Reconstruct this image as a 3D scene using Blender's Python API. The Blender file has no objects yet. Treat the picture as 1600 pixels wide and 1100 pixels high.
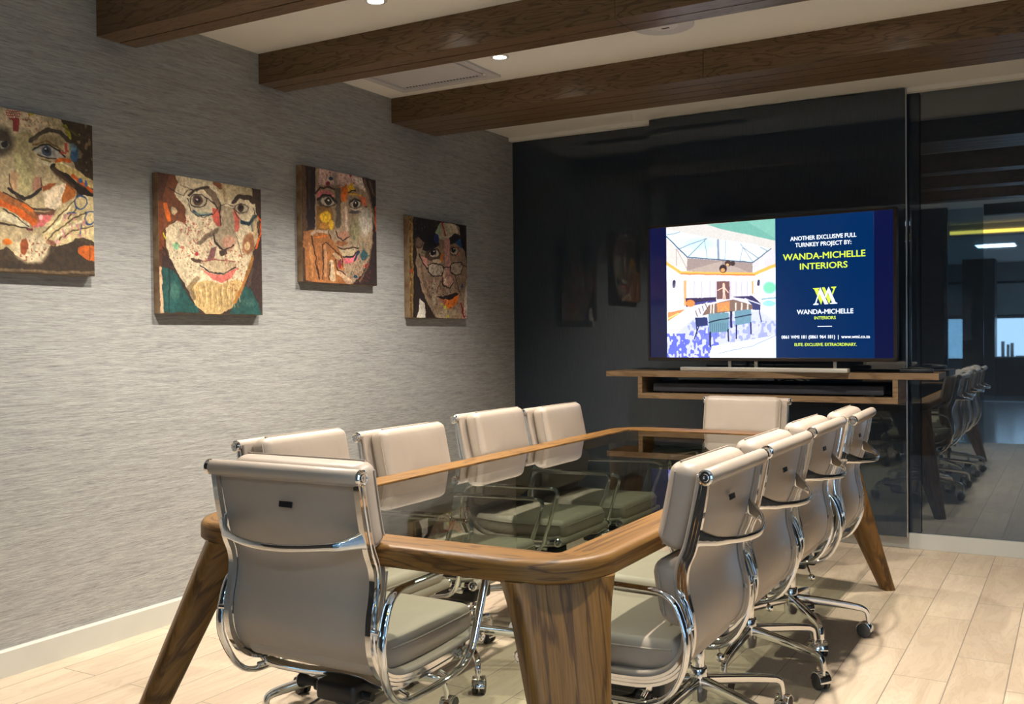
import bpy, bmesh, math, random
import numpy as np
from mathutils import Vector, Matrix, Euler

PI = math.pi
SC = bpy.context.scene
COL = SC.collection

# ------------------------------------------------------------------ camera
CAM_YAW, CAM_PITCH, CAM_ROLL, CAM_F = 0.521494, -0.0162135, -0.0108314, 1549.26
cam_d = bpy.data.cameras.new('camera')
cam_d.sensor_fit = 'HORIZONTAL'
cam_d.sensor_width = 36.0
cam_d.lens = CAM_F / 1600.0 * 36.0
cam_d.clip_start = 0.02
cam = bpy.data.objects.new('camera', cam_d)
COL.objects.link(cam)
_f = Vector((-math.sin(CAM_YAW) * math.cos(CAM_PITCH), math.cos(CAM_YAW) * math.cos(CAM_PITCH), math.sin(CAM_PITCH)))
_r = Vector((math.cos(CAM_YAW), math.sin(CAM_YAW), 0))
_u = _r.cross(_f)
_c, _s = math.cos(CAM_ROLL), math.sin(CAM_ROLL)
_r2 = _c * _r + _s * _u
_u2 = -_s * _r + _c * _u
M = Matrix((_r2, _u2, -_f)).transposed().to_4x4()
M.translation = Vector((0, 0, 1.25))
cam.matrix_world = M
SC.camera = cam

# ------------------------------------------------------------------ world, exposure
world = bpy.data.worlds.new('daylight')
SC.world = world
world.use_nodes = True
bg = world.node_tree.nodes['Background']
bg.inputs[0].default_value = (0.50, 0.72, 1.0, 1)
bg.inputs[1].default_value = 6.0
SC.view_settings.view_transform = 'Standard'
SC.view_settings.look = 'None'
SC.view_settings.gamma = 1.0
SC.view_settings.exposure = 0.22
SC.view_settings.use_curve_mapping = False
SC.cycles.max_bounces = 10
SC.cycles.diffuse_bounces = 4
SC.cycles.glossy_bounces = 5
SC.cycles.transparent_max_bounces = 12
SC.cycles.caustics_reflective = False
SC.cycles.caustics_refractive = False
SC.cycles.sample_clamp_indirect = 4.0
SC.cycles.use_denoising = True

SPOT_W = 172.0
SPOT_COL = (1.0, 0.90, 0.79)

def area_light(name, loc, rot, sx, sy, power, color, portal=False):
    d = bpy.data.lights.new(name, 'AREA')
    d.shape = 'RECTANGLE'; d.size = sx; d.size_y = sy
    d.energy = power; d.color = color
    if portal:
        d.cycles.is_portal = True
    o = bpy.data.objects.new(name, d)
    COL.objects.link(o); o.location = loc; o.rotation_euler = rot
    return o

XW, YB, CEIL = -3.485, 6.10, 2.64          # left wall plane, back wall plane, ceiling height
XR = 1.60                                   # right wall plane
YF = -10.4                                  # far office wall (behind the camera)
# daylight through the office windows behind the camera and through the unseen side window added for fill
area_light('window_portal', (XR + 0.05, 0.665, 1.33), (0, PI / 2, 0), 2.15, 0.97, 1, (1, 1, 1), True)
area_light('window_portal', (-0.4, YF - 0.05, 1.5), (PI / 2, 0, 0), 5.6, 1.7, 1, (1, 1, 1), True)

# ------------------------------------------------------------------ materials
def new_mat(name):
    m = bpy.data.materials.new(name); m.use_nodes = True
    nt = m.node_tree
    return m, nt, nt.nodes['Principled BSDF']

def N(nt, kind, **kw):
    n = nt.nodes.new(kind)
    for k, v in kw.items():
        if k in n.inputs.keys():
            n.inputs[k].default_value = v
        else:
            setattr(n, k, v)
    return n

def simple(name, col, rough=0.5, metal=0.0, spec=0.5, emit=None, es=0.0, coat=0.0):
    m, nt, b = new_mat(name)
    b.inputs['Base Color'].default_value = (*col, 1)
    b.inputs['Roughness'].default_value = rough
    b.inputs['Metallic'].default_value = metal
    b.inputs['Specular IOR Level'].default_value = spec
    b.inputs['Coat Weight'].default_value = coat
    if emit:
        b.inputs['Emission Color'].default_value = (*emit, 1)
        b.inputs['Emission Strength'].default_value = es
    return m

def ramp(nt, stops):
    r = nt.nodes.new('ShaderNodeValToRGB')
    e = r.color_ramp.elements
    while len(e) < len(stops): e.new(0.5)
    for i, (p, c) in enumerate(stops):
        e[i].position = p; e[i].color = (*c, 1)
    return r

def wood(name, dark, mid, light, rough=0.35, ring=14.0, coat=0.0, uv_scale=1.0):
    """oak grain laid along the U direction of the UV map (UVs are in metres)"""
    m, nt, b = new_mat(name)
    L = nt.links.new
    uv = N(nt, 'ShaderNodeUVMap')
    mp = N(nt, 'ShaderNodeMapping'); mp.inputs['Scale'].default_value = (0.9 * uv_scale, 5.0 * uv_scale, 1)
    L(uv.outputs[0], mp.inputs[0])
    n1 = N(nt, 'ShaderNodeTexNoise', Scale=1.6, Detail=3.0, Roughness=0.5)
    L(mp.outputs[0], n1.inputs['Vector'])
    # cathedral rings : contour lines of a smooth noise
    mul = N(nt, 'ShaderNodeMath', operation='MULTIPLY'); mul.inputs[1].default_value = ring
    L(n1.outputs['Fac'], mul.inputs[0])
    mp2 = N(nt, 'ShaderNodeMapping'); mp2.inputs['Scale'].default_value = (9 * uv_scale, 210 * uv_scale, 1)
    L(uv.outputs[0], mp2.inputs[0])
    n2 = N(nt, 'ShaderNodeTexNoise', Scale=1.0, Detail=3.0, Roughness=0.6)
    L(mp2.outputs[0], n2.inputs['Vector'])
    mp3 = N(nt, 'ShaderNodeMapping'); mp3.inputs['Scale'].default_value = (1.2, 9, 1)
    L(uv.outputs[0], mp3.inputs[0])
    n3 = N(nt, 'ShaderNodeTexNoise', Scale=1.0, Detail=2.0)
    L(mp3.outputs[0], n3.inputs['Vector'])
    # fine pores make the ring lines ragged
    jit = N(nt, 'ShaderNodeMath', operation='MULTIPLY_ADD'); jit.inputs[1].default_value = 0.55
    L(n2.outputs['Fac'], jit.inputs[0]); L(mul.outputs[0], jit.inputs[2])
    fr = N(nt, 'ShaderNodeMath', operation='PINGPONG'); fr.inputs[1].default_value = 0.5
    L(jit.outputs[0], fr.inputs[0])
    rb = ramp(nt, [(0.34, mid), (0.66, light)]); L(n2.outputs['Fac'], rb.inputs[0])
    rl = ramp(nt, [(0.03, (0, 0, 0)), (0.17, (1, 1, 1))]); L(fr.outputs[0], rl.inputs[0])
    s = N(nt, 'ShaderNodeMath', operation='MULTIPLY'); s.inputs[1].default_value = 1.0; L(rl.outputs[0], s.inputs[0])
    r = N(nt, 'ShaderNodeMix', data_type='RGBA'); L(rl.outputs[0], r.inputs[0])
    r.inputs[6].default_value = tuple(d * 0.6 + m_ * 0.4 for d, m_ in zip(dark, mid)) + (1,); L(rb.outputs[0], r.inputs[7])
    mx = N(nt, 'ShaderNodeMix', data_type='RGBA', blend_type='MULTIPLY'); mx.inputs[0].default_value = 0.5
    L(r.outputs[2], mx.inputs[6])
    r3 = ramp(nt, [(0.3, (0.70, 0.68, 0.66)), (0.7, (1.15, 1.13, 1.1))])
    L(n3.outputs['Fac'], r3.inputs[0]); L(r3.outputs[0], mx.inputs[7])
    L(mx.outputs[2], b.inputs['Base Color'])
    b.inputs['Roughness'].default_value = rough
    b.inputs['Specular IOR Level'].default_value = 0.3
    b.inputs['Coat Weight'].default_value = coat
    b.inputs['Coat Roughness'].default_value = 0.2
    bp = N(nt, 'ShaderNodeBump', Strength=0.18, Distance=0.002)
    L(s.outputs[0], bp.inputs['Height']); L(bp.outputs[0], b.inputs['Normal'])
    return m

def leather(name, col):
    m, nt, b = new_mat(name)
    L = nt.links.new
    tc = N(nt, 'ShaderNodeTexCoord')
    n = N(nt, 'ShaderNodeTexNoise', Scale=260.0, Detail=3.0)
    L(tc.outputs['Object'], n.inputs['Vector'])
    n2 = N(nt, 'ShaderNodeTexNoise', Scale=7.0, Detail=2.0, Roughness=0.5, Distortion=0.6)
    mp = N(nt, 'ShaderNodeMapping'); mp.inputs['Scale'].default_value = (1, 1, 1)
    L(tc.outputs['Object'], mp.inputs[0]); L(mp.outputs[0], n2.inputs['Vector'])
    r = ramp(nt, [(0.3, tuple(c * 0.97 for c in col)), (0.7, tuple(c * 1.03 for c in col))])
    L(n2.outputs['Fac'], r.inputs[0]); L(r.outputs[0], b.inputs['Base Color'])
    b.inputs['Roughness'].default_value = 0.42
    b.inputs['Specular IOR Level'].default_value = 0.4
    b1 = N(nt, 'ShaderNodeBump', Strength=0.10, Distance=0.001)
    L(n.outputs['Fac'], b1.inputs['Height'])
    b2 = N(nt, 'ShaderNodeBump', Strength=0.25, Distance=0.010)
    L(n2.outputs['Fac'], b2.inputs['Height']); L(b1.outputs[0], b2.inputs['Normal'])
    L(b2.outputs[0], b.inputs['Normal'])
    return m

def glass_mat(name, tint, boost=0.0):
    m = bpy.data.materials.new(name); m.use_nodes = True
    nt = m.node_tree; nt.nodes.clear(); L = nt.links.new
    out = N(nt, 'ShaderNodeOutputMaterial')
    tr = N(nt, 'ShaderNodeBsdfTransparent'); tr.inputs[0].default_value = (*tint, 1)
    gl = N(nt, 'ShaderNodeBsdfGlossy'); gl.inputs['Roughness'].default_value = 0.0
    fz = N(nt, 'ShaderNodeFresnel'); fz.inputs[0].default_value = 1.5
    geo = N(nt, 'ShaderNodeNewGeometry')
    inv = N(nt, 'ShaderNodeMath', operation='SUBTRACT'); inv.inputs[0].default_value = 1.0
    L(geo.outputs['Backfacing'], inv.inputs[1])
    mu = N(nt, 'ShaderNodeMath', operation='MULTIPLY')
    L(fz.outputs[0], mu.inputs[0]); L(inv.outputs[0], mu.inputs[1])
    gain = N(nt, 'ShaderNodeMath', operation='MULTIPLY_ADD'); gain.inputs[1].default_value = boost; gain.inputs[2].default_value = 1.0 if boost == 0 else 0.55
    L(mu.outputs[0], gain.inputs[0])
    mb = N(nt, 'ShaderNodeMath', operation='MULTIPLY', use_clamp=True)
    L(mu.outputs[0], mb.inputs[0]); L(gain.outputs[0], mb.inputs[1])
    mix = N(nt, 'ShaderNodeMixShader')
    L(mb.outputs[0], mix.inputs[0]); L(tr.outputs[0], mix.inputs[1]); L(gl.outputs[0], mix.inputs[2])
    L(mix.outputs[0], out.inputs[0])
    return m

# left wall: woven grasscloth with fine horizontal threads
def grasscloth():
    m, nt, b = new_mat('grasscloth wallpaper')
    L = nt.links.new
    tc = N(nt, 'ShaderNodeTexCoord')
    def noise(sy, sz, detail, scale=1.0):
        mp = N(nt, 'ShaderNodeMapping'); mp.inputs['Scale'].default_value = (1, sy, sz)
        L(tc.outputs['Object'], mp.inputs[0])
        n = N(nt, 'ShaderNodeTexNoise', Scale=scale, Detail=detail, Roughness=0.65)
        L(mp.outputs[0], n.inputs['Vector']); return n
    a = noise(16, 260, 3.0); c = noise(5.0, 80, 2.0); d = noise(40, 480, 2.0)
    s1 = N(nt, 'ShaderNodeMath', operation='MULTIPLY'); s1.inputs[1].default_value = 0.5; L(c.outputs['Fac'], s1.inputs[0])
    s2 = N(nt, 'ShaderNodeMath', operation='MULTIPLY_ADD'); s2.inputs[1].default_value = 0.9
    L(a.outputs['Fac'], s2.inputs[0]); L(s1.outputs[0], s2.inputs[2])
    s3 = N(nt, 'ShaderNodeMath', operation='MULTIPLY_ADD'); s3.inputs[1].default_value = 0.4
    L(d.outputs['Fac'], s3.inputs[0]); L(s2.outputs[0], s3.inputs[2])
    r = ramp(nt, [(0.50, (0.15, 0.152, 0.15)), (0.76, (0.30, 0.305, 0.295)), (1.0, (0.40, 0.405, 0.385))])
    dv = N(nt, 'ShaderNodeMath', operation='MULTIPLY'); dv.inputs[1].default_value = 0.92; L(s3.outputs[0], dv.inputs[0])
    L(dv.outputs[0], r.inputs[0])
    L(r.outputs[0], b.inputs['Base Color'])
    b.inputs['Roughness'].default_value = 0.75
    b.inputs['Specular IOR Level'].default_value = 0.25
    bp = N(nt, 'ShaderNodeBump', Strength=0.5, Distance=0.003)
    L(s3.outputs[0], bp.inputs['Height']); L(bp.outputs[0], b.inputs['Normal'])
    return m

def plank_floor(name, base, dark, rough=0.45):
    m, nt, b = new_mat(name)
    L = nt.links.new
    tc = N(nt, 'ShaderNodeTexCoord')
    rot = N(nt, 'ShaderNodeMapping'); rot.inputs['Rotation'].default_value = (0, 0, PI / 2)
    rot.inputs['Location'].default_value = (0.37, 0.045, 0)
    L(tc.outputs['Object'], rot.inputs[0])
    br = N(nt, 'ShaderNodeTexBrick')
    br.offset = 0.37; br.offset_frequency = 2; br.squash = 1.0
    br.inputs['Color1'].default_value = (0.25, 0.25, 0.25, 1); br.inputs['Color2'].default_value = (0.8, 0.8, 0.8, 1)
    br.inputs['Mortar'].default_value = (0, 0, 0, 1)
    br.inputs['Scale'].default_value = 1.0; br.inputs['Mortar Size'].default_value = 0.0022
    br.inputs['Mortar Smooth'].default_value = 0.3
    br.inputs['Brick Width'].default_value = 0.86; br.inputs['Row Height'].default_value = 0.185
    L(rot.outputs[0], br.inputs['Vector'])
    # grain, shifted per plank
    off = N(nt, 'ShaderNodeVectorMath', operation='MULTIPLY_ADD')
    off.inputs[1].default_value = (9, 31, 17)
    L(br.outputs['Color'], off.inputs[0]); L(tc.outputs['Object'], off.inputs[2])
    mp = N(nt, 'ShaderNodeMapping'); mp.inputs['Scale'].default_value = (7.0, 1.3, 1)
    L(off.outputs[0], mp.inputs[0])
    n1 = N(nt, 'ShaderNodeTexNoise', Scale=1.5, Detail=4.0, Roughness=0.6, Distortion=0.8)
    L(mp.outputs[0], n1.inputs['Vector'])
    mu = N(nt, 'ShaderNodeMath', operation='MULTIPLY'); mu.inputs[1].default_value = 9.0; L(n1.outputs['Fac'], mu.inputs[0])
    pp = N(nt, 'ShaderNodeMath', operation='PINGPONG'); pp.inputs[1].default_value = 0.5; L(mu.outputs[0], pp.inputs[0])
    r1 = ramp(nt, [(0.0, (0.80, 0.77, 0.74)), (0.25, (1, 1, 1))]); L(pp.outputs[0], r1.inputs[0])
    r2 = ramp(nt, [(0.30, dark), (0.62, base)]); L(n1.outputs['Fac'], r2.inputs[0])
    mx = N(nt, 'ShaderNodeMix', data_type='RGBA', blend_type='MULTIPLY'); mx.inputs[0].default_value = 0.45
    L(r2.outputs[0], mx.inputs[6]); L(r1.outputs[0], mx.inputs[7])
    r3 = ramp(nt, [(0.0, (0.86, 0.83, 0.79)), (0.9, (1.05, 1.04, 1.02))]); L(br.outputs['Color'], r3.inputs[0])
    mx2 = N(nt, 'ShaderNodeMix', data_type='RGBA', blend_type='MULTIPLY'); mx2.inputs[0].default_value = 1.0
    L(mx.outputs[2], mx2.inputs[6]); L(r3.outputs[0], mx2.inputs[7])
    mx3 = N(nt, 'ShaderNodeMix', data_type='RGBA'); mx3.inputs[7].default_value = tuple(c * 0.42 for c in base) + (1,)
    L(br.outputs['Fac'], mx3.inputs[0]); L(mx2.outputs[2], mx3.inputs[6])
    L(mx3.outputs[2], b.inputs['Base Color'])
    b.inputs['Roughness'].default_value = rough
    if rough < 0.3:
        b.inputs['Coat Weight'].default_value = 0.8; b.inputs['Coat Roughness'].default_value = 0.15
    bp = N(nt, 'ShaderNodeBump', Strength=0.3, Distance=0.002, invert=True)
    L(br.outputs['Fac'], bp.inputs['Height']); L(bp.outputs[0], b.inputs['Normal'])
    return m

def fabric_glass(spec=0.75):
    """dark smoked glass over a finely woven charcoal backing"""
    m, nt, b = new_mat('smoked glass panel')
    L = nt.links.new
    tc = N(nt, 'ShaderNodeTexCoord')
    mp = N(nt, 'ShaderNodeMapping'); mp.inputs['Scale'].default_value = (220, 1, 9)
    L(tc.outputs['Object'], mp.inputs[0])
    n = N(nt, 'ShaderNodeTexNoise', Scale=1.0, Detail=2.0); L(mp.outputs[0], n.inputs['Vector'])
    r = ramp(nt, [(0.3, (0.021, 0.029, 0.041)), (0.7, (0.029, 0.040, 0.056))])
    L(n.outputs['Fac'], r.inputs[0]); L(r.outputs[0], b.inputs['Base Color'])
    b.inputs['Roughness'].default_value = 0.015
    b.inputs['IOR'].default_value = 1.52 if spec < 1 else 1.80
    b.inputs['Specular IOR Level'].default_value = spec
    b.inputs['Specular Tint'].default_value = (0.85, 0.95, 1.0, 1)
    return m

def noisy(name, c1, c2, scale, rough=0.6, spec=0.5, bump=0.0):
    m, nt, b = new_mat(name)
    L = nt.links.new
    tc = N(nt, 'ShaderNodeTexCoord')
    n = N(nt, 'ShaderNodeTexNoise', Scale=scale, Detail=3.0); L(tc.outputs['Object'], n.inputs['Vector'])
    r = ramp(nt, [(0.35, c1), (0.65, c2)]); L(n.outputs['Fac'], r.inputs[0]); L(r.outputs[0], b.inputs['Base Color'])
    b.inputs['Roughness'].default_value = rough
    b.inputs['Specular IOR Level'].default_value = spec
    if bump:
        bp = N(nt, 'ShaderNodeBump', Strength=bump, Distance=0.002)
        L(n.outputs['Fac'], bp.inputs['Height']); L(bp.outputs[0], b.inputs['Normal'])
    return m

def painted(name, emit=0.0, rough=0.55):
    """pigment stored per vertex in the colour attribute 'paint'"""
    m, nt, b = new_mat(name)
    L = nt.links.new
    a = N(nt, 'ShaderNodeVertexColor', layer_name='paint')
    if emit:
        b.inputs['Base Color'].default_value = (0.01, 0.01, 0.01, 1)
        L(a.outputs[0], b.inputs['Emission Color'])
        b.inputs['Emission Strength'].default_value = emit
        b.inputs['Roughness'].default_value = 0.12
    else:
        L(a.outputs[0], b.inputs['Base Color'])
        b.inputs['Roughness'].default_value = rough
        tc = N(nt, 'ShaderNodeTexCoord')
        n = N(nt, 'ShaderNodeTexNoise', Scale=90.0, Detail=3.0, Distortion=1.5); L(tc.outputs['Object'], n.inputs['Vector'])
        bp = N(nt, 'ShaderNodeBump', Strength=0.4, Distance=0.003)
        L(n.outputs['Fac'], bp.inputs['Height']); L(bp.outputs[0], b.inputs['Normal'])
    return m

MT = dict(
    wall=grasscloth(),
    floor=plank_floor('limed oak planks', (0.60, 0.505, 0.385), (0.50, 0.405, 0.295)),
    office_floor=plank_floor('grey office planks', (0.46, 0.50, 0.55), (0.36, 0.40, 0.44), 0.25),
    ceiling=noisy('white plaster', (0.83, 0.83, 0.80), (0.85, 0.85, 0.82), 3.0, 0.9, 0.2),
    dark_wall=noisy('charcoal wall paint', (0.020, 0.024, 0.030), (0.024, 0.028, 0.034), 4.0, 0.4),
    office_wall=noisy('grey office paint', (0.42, 0.45, 0.47), (0.45, 0.48, 0.50), 4.0, 0.8),
    baseboard=noisy('painted skirting', (0.50, 0.50, 0.45), (0.53, 0.53, 0.48), 5.0, 0.4),
    smoked=fabric_glass(), mirrored=fabric_glass(1.0),
    table=wood('stained oak', (0.040, 0.019, 0.006), (0.150, 0.073, 0.019), (0.225, 0.116, 0.030), 0.44, 9.0, 0.03),
    beam=wood('dark oak veneer', (0.050, 0.030, 0.016), (0.115, 0.070, 0.036), (0.175, 0.112, 0.060), 0.32, 16.0),
    shelf=wood('walnut veneer', (0.13, 0.078, 0.040), (0.21, 0.135, 0.072), (0.27, 0.18, 0.10), 0.4, 6.0),
    groove=simple('slot shadow and badge paint', (0.02, 0.013, 0.01), 0.8),
    glass=glass_mat('grey tinted table glass', (0.64, 0.68, 0.635), 1.1),
    pane=glass_mat('clear glass', (0.93, 0.97, 0.97)), tinted=glass_mat('blue grey glass leaf', (0.55, 0.66, 0.70)),
    leather=leather('taupe leather', (0.375, 0.318, 0.258)),
    chrome=simple('polished chrome', (0.83, 0.84, 0.85), 0.06, 1.0),
    steel=simple('brushed steel', (0.55, 0.54, 0.52), 0.32, 1.0),
    satin=simple('satin champagne metal', (0.62, 0.58, 0.50), 0.4, 0.5),
    black=simple('black plastic', (0.012, 0.012, 0.013), 0.38),
    rubber=simple('grey rubber', (0.055, 0.050, 0.047), 0.6),
    tvbezel=simple('dark bronze bezel', (0.045, 0.036, 0.030), 0.35, 0.6),
    bar=simple('charcoal speaker cloth', (0.030, 0.032, 0.042), 0.75),
    white=simple('white plastic', (0.66, 0.66, 0.66), 0.4),
    grille=simple('pale grey grille', (0.55, 0.55, 0.58), 0.5),
    navy=simple('navy screen area', (0.005, 0.006, 0.01), 0.10, emit=(0.0, 0.022, 0.105), es=1.0),
    navydark=simple('unlit screen area', (0.004, 0.004, 0.008), 0.10, emit=(0.003, 0.006, 0.045), es=1.0),
    txtw=simple('white screen text', (0, 0, 0), 0.2, emit=(0.85, 0.92, 1.0), es=1.3),
    txty=simple('yellow screen text', (0, 0, 0), 0.2, emit=(0.62, 0.80, 0.06), es=1.2),
    lamp=simple('lit lamp lens', (1, 1, 1), 0.3, emit=(1.0, 0.90, 0.75), es=40.0),
    panel=simple('added fill panel glow', (0.8, 0.8, 0.8), 0.5, emit=(0.60, 0.79, 1.0), es=38.0),  # glow of the fill panels added in the office
    cove=simple('lit yellow cove strip', (1, 0.8, 0.2), 0.5, emit=(1.0, 0.62, 0.10), es=9.0),
    lcd=painted('lit screen picture', emit=1.5),
    oil=painted('oil paint'),
    canvas=noisy('canvas edge', (0.16, 0.09, 0.045), (0.30, 0.22, 0.13), 14.0, 0.7),
    blind=simple('roller blind cloth', (0.60, 0.66, 0.68), 0.8),
    frame=simple('dark window frame', (0.05, 0.06, 0.07), 0.4),
    bright=simple('pale aluminium strip', (0.8, 0.85, 0.9), 0.3, 0.5),
)

# ------------------------------------------------------------------ mesh helpers
def new_bm():
    bm = bmesh.new(); bm.loops.layers.uv.new('UVMap'); return bm

def finish(name, bm, mat, parent=None, smooth=True, angle=40.0):
    bmesh.ops.recalc_face_normals(bm, faces=bm.faces)
    me = bpy.data.meshes.new(name)
    if smooth:
        ca = math.radians(angle)
        for f in bm.faces: f.smooth = True
        for e in bm.edges:
            if len(e.link_faces) == 2 and e.calc_face_angle(0) > ca: e.smooth = False
    bm.to_mesh(me); bm.free()
    if mat: me.materials.append(mat)
    o = bpy.data.objects.new(name, me)
    COL.objects.link(o)
    if parent is not None: o.parent = parent
    return o

def tag(o, label, cat, group=None, kind=None):
    if label: o['label'] = label
    if cat: o['category'] = cat
    if group: o['group'] = group
    if kind: o['kind'] = kind
    return o

def thing(name, label, cat, loc=(0, 0, 0), rz=0.0, group=None):
    o = bpy.data.objects.new(name, None); COL.objects.link(o)
    o.empty_display_size = 0.1
    o.location = loc; o.rotation_euler = (0, 0, rz)
    return tag(o, label, cat, group)

def struct(name, bm, mat, smooth=False):
    o = finish(name, bm, mat, None, smooth); o['kind'] = 'structure'; return o

def sweep(bm, pts, prof, side=None, closed=False, caps=True, scale=None, u0=0.0):
    """sweep a closed 2D profile (a along 'side', b along the normal) over 3D points; UV: u along, v around"""
    uvl = bm.loops.layers.uv.active
    pts = [Vector(p) for p in pts]; n = len(pts); k = len(prof)
    rings = []; dist = [0.0]
    for i in range(1, n): dist.append(dist[-1] + (pts[i] - pts[i - 1]).length)
    per = [0.0]
    for j in range(k):
        a, b = prof[j], prof[(j + 1) % k]
        per.append(per[-1] + math.hypot(a[0] - b[0], a[1] - b[1]))
    sd = Vector(side) if side is not None else None
    prevB = None
    for i in range(n):
        if closed: t = pts[(i + 1) % n] - pts[i - 1]
        else: t = pts[min(i + 1, n - 1)] - pts[max(i - 1, 0)]
        t.normalize()
        if sd is not None: B = (sd - t * sd.dot(t)).normalized()
        else:
            if prevB is None:
                ref = Vector((0, 0, 1)) if abs(t.z) < 0.9 else Vector((1, 0, 0))
                B = t.cross(ref).normalized()
            else: B = (prevB - t * prevB.dot(t)).normalized()
            prevB = B
        Nn = t.cross(B)
        s = scale[i] if scale is not None else 1.0
        sa, sb = (s if isinstance(s, tuple) else (s, s))
        rings.append([bm.verts.new(pts[i] + B * (p[0] * sa) + Nn * (p[1] * sb)) for p in prof])
    m = n if closed else n - 1
    for i in range(m):
        i2 = (i + 1) % n
        d0 = dist[i]; d1 = dist[i + 1] if i + 1 < n else dist[i] + (pts[0] - pts[i]).length
        for j in range(k):
            j2 = (j + 1) % k
            f = bm.faces.new((rings[i][j], rings[i][j2], rings[i2][j2], rings[i2][j]))
            for lp, uvv in zip(f.loops, ((d0, per[j]), (d0, per[j + 1]), (d1, per[j + 1]), (d1, per[j]))):
                lp[uvl].uv = (uvv[0] + u0, uvv[1])
    if caps and not closed:
        for rg in (rings[0], rings[-1]):
            f = bm.faces.new(rg)
            for lp, p in zip(f.loops, prof): lp[uvl].uv = (p[0], p[1])
    return bm

def circ(r, n=12, rb=None):
    rb = r if rb is None else rb
    return [(r * math.cos(2 * PI * i / n), rb * math.sin(2 * PI * i / n)) for i in range(n)]

def rrect(hw, hh, r, n=4):
    out = []
    for cx, cy, a0 in ((hw - r, hh - r, 0), (-hw + r, hh - r, PI / 2), (-hw + r, -hh + r, PI), (hw - r, -hh + r, 1.5 * PI)):
        for i in range(n + 1):
            a = a0 + PI / 2 * i / n
            out.append((cx + r * math.cos(a), cy + r * math.sin(a)))
    return out

def spline(pts, per=6, closed=False):
    P = [Vector(p) for p in pts]; n = len(P); out = []
    segs = n if closed else n - 1
    for i in range(segs):
        if closed: p0, p1, p2, p3 = P[i - 1], P[i], P[(i + 1) % n], P[(i + 2) % n]
        else: p0, p1, p2, p3 = P[max(i - 1, 0)], P[i], P[i + 1], P[min(i + 2, n - 1)]
        for j in range(per):
            t = j / per
            out.append(0.5 * ((2 * p1) + (p2 - p0) * t + (2 * p0 - 5 * p1 + 4 * p2 - p3) * t * t + (3 * p1 - p0 - 3 * p2 + p3) * t ** 3))
    if not closed: out.append(P[-1])
    return out

def fillet(pts, r, n=5, closed=True):
    P = [Vector(p) for p in pts]; out = []; m = len(P)
    for i in range(m):
        if not closed and i in (0, m - 1): out.append(P[i]); continue
        a, b, c = P[i - 1], P[i], P[(i + 1) % m]
        rr = r[i] if isinstance(r, (list, tuple)) else r
        d1, d2 = (a - b), (c - b)
        rr = min(rr, d1.length * 0.48, d2.length * 0.48)
        p1 = b + d1.normalized() * rr; p2 = b + d2.normalized() * rr
        for k in range(n + 1):
            t = k / n
            out.append(p1 * (1 - t) ** 2 + b * 2 * t * (1 - t) + p2 * t * t)
    return out

def box(bm, c, s, bevel=0.0, seg=2, rot=None):
    """axis-aligned box with UVs along its longest axis"""
    uvl = bm.loops.layers.uv.active
    t = bmesh.new(); bmesh.ops.create_cube(t, size=1.0)
    for v in t.verts: v.co = Vector((v.co.x * s[0], v.co.y * s[1], v.co.z * s[2]))
    if bevel > 0:
        bmesh.ops.bevel(t, geom=t.edges[:], offset=min(bevel, min(s) * 0.45), segments=seg, profile=0.5, affect='EDGES')
    ax = max(range(3), key=lambda i: s[i]); o1, o2 = [i for i in range(3) if i != ax]
    mp = {}
    for v in t.verts:
        co = v.co.copy()
        w = co if rot is None else rot @ co
        mp[v.index] = (bm.verts.new(w + Vector(c)), co)
    t.faces.ensure_lookup_table()
    for f in t.faces:
        nf = bm.faces.new([mp[v.index][0] for v in f.verts])
        nn = f.normal
        for lp, v in zip(nf.loops, f.verts):
            co = mp[v.index][1]
            vv = co[o1] if abs(nn[o2]) > abs(nn[o1]) else co[o2] + s[o1]
            if abs(nn[ax]) > 0.8: lp[uvl].uv = (co[o1], co[o2])
            else: lp[uvl].uv = (co[ax] + c[ax], vv + 0.37 * c[o1])
    t.free(); return bm

def boxe(bm, x0, x1, y0, y1, z0, z1, bevel=0.0):
    return box(bm, ((x0 + x1) / 2, (y0 + y1) / 2, (z0 + z1) / 2), (abs(x1 - x0), abs(y1 - y0), abs(z1 - z0)), bevel)

def lathe(bm, prof, axis='z', c=(0, 0, 0), n=20):
    c = Vector(c); rings = []
    uvl = bm.loops.layers.uv.active
    for r, h in prof:
        ring = []
        for i in range(n):
            a = 2 * PI * i / n; x, y = r * math.cos(a), r * math.sin(a)
            p = {'z': (x, y, h), 'x': (h, x, y), 'y': (x, h, y)}[axis]
            ring.append(bm.verts.new(c + Vector(p)))
        rings.append(ring)
    for a, b in zip(rings, rings[1:]):
        for i in range(n):
            bm.faces.new((a[i], a[(i + 1) % n], b[(i + 1) % n], b[i]))
    bm.faces.new(rings[0]); bm.faces.new(rings[-1])
    return bm

def prism_x(bm, prof, x0, x1, vs=1.0):
    """extrude a closed (y,z) outline along X, grain along X"""
    uvl = bm.loops.layers.uv.active
    A = [bm.verts.new((x0, y, z)) for y, z in prof]; B = [bm.verts.new((x1, y, z)) for y, z in prof]
    per = 0.0; k = len(prof)
    for j in range(k):
        j2 = (j + 1) % k
        d = math.hypot(prof[j2][0] - prof[j][0], prof[j2][1] - prof[j][1])
        f = bm.faces.new((A[j], A[j2], B[j2], B[j]))
        for lp, uvv in zip(f.loops, ((x0, per), (x0, per + d), (x1, per + d), (x1, per))): lp[uvl].uv = uvv
        per += d
    for rg in (A, B):
        f = bm.faces.new(rg)
        for lp, p in zip(f.loops, prof): lp[uvl].uv = p
    return bm

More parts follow.
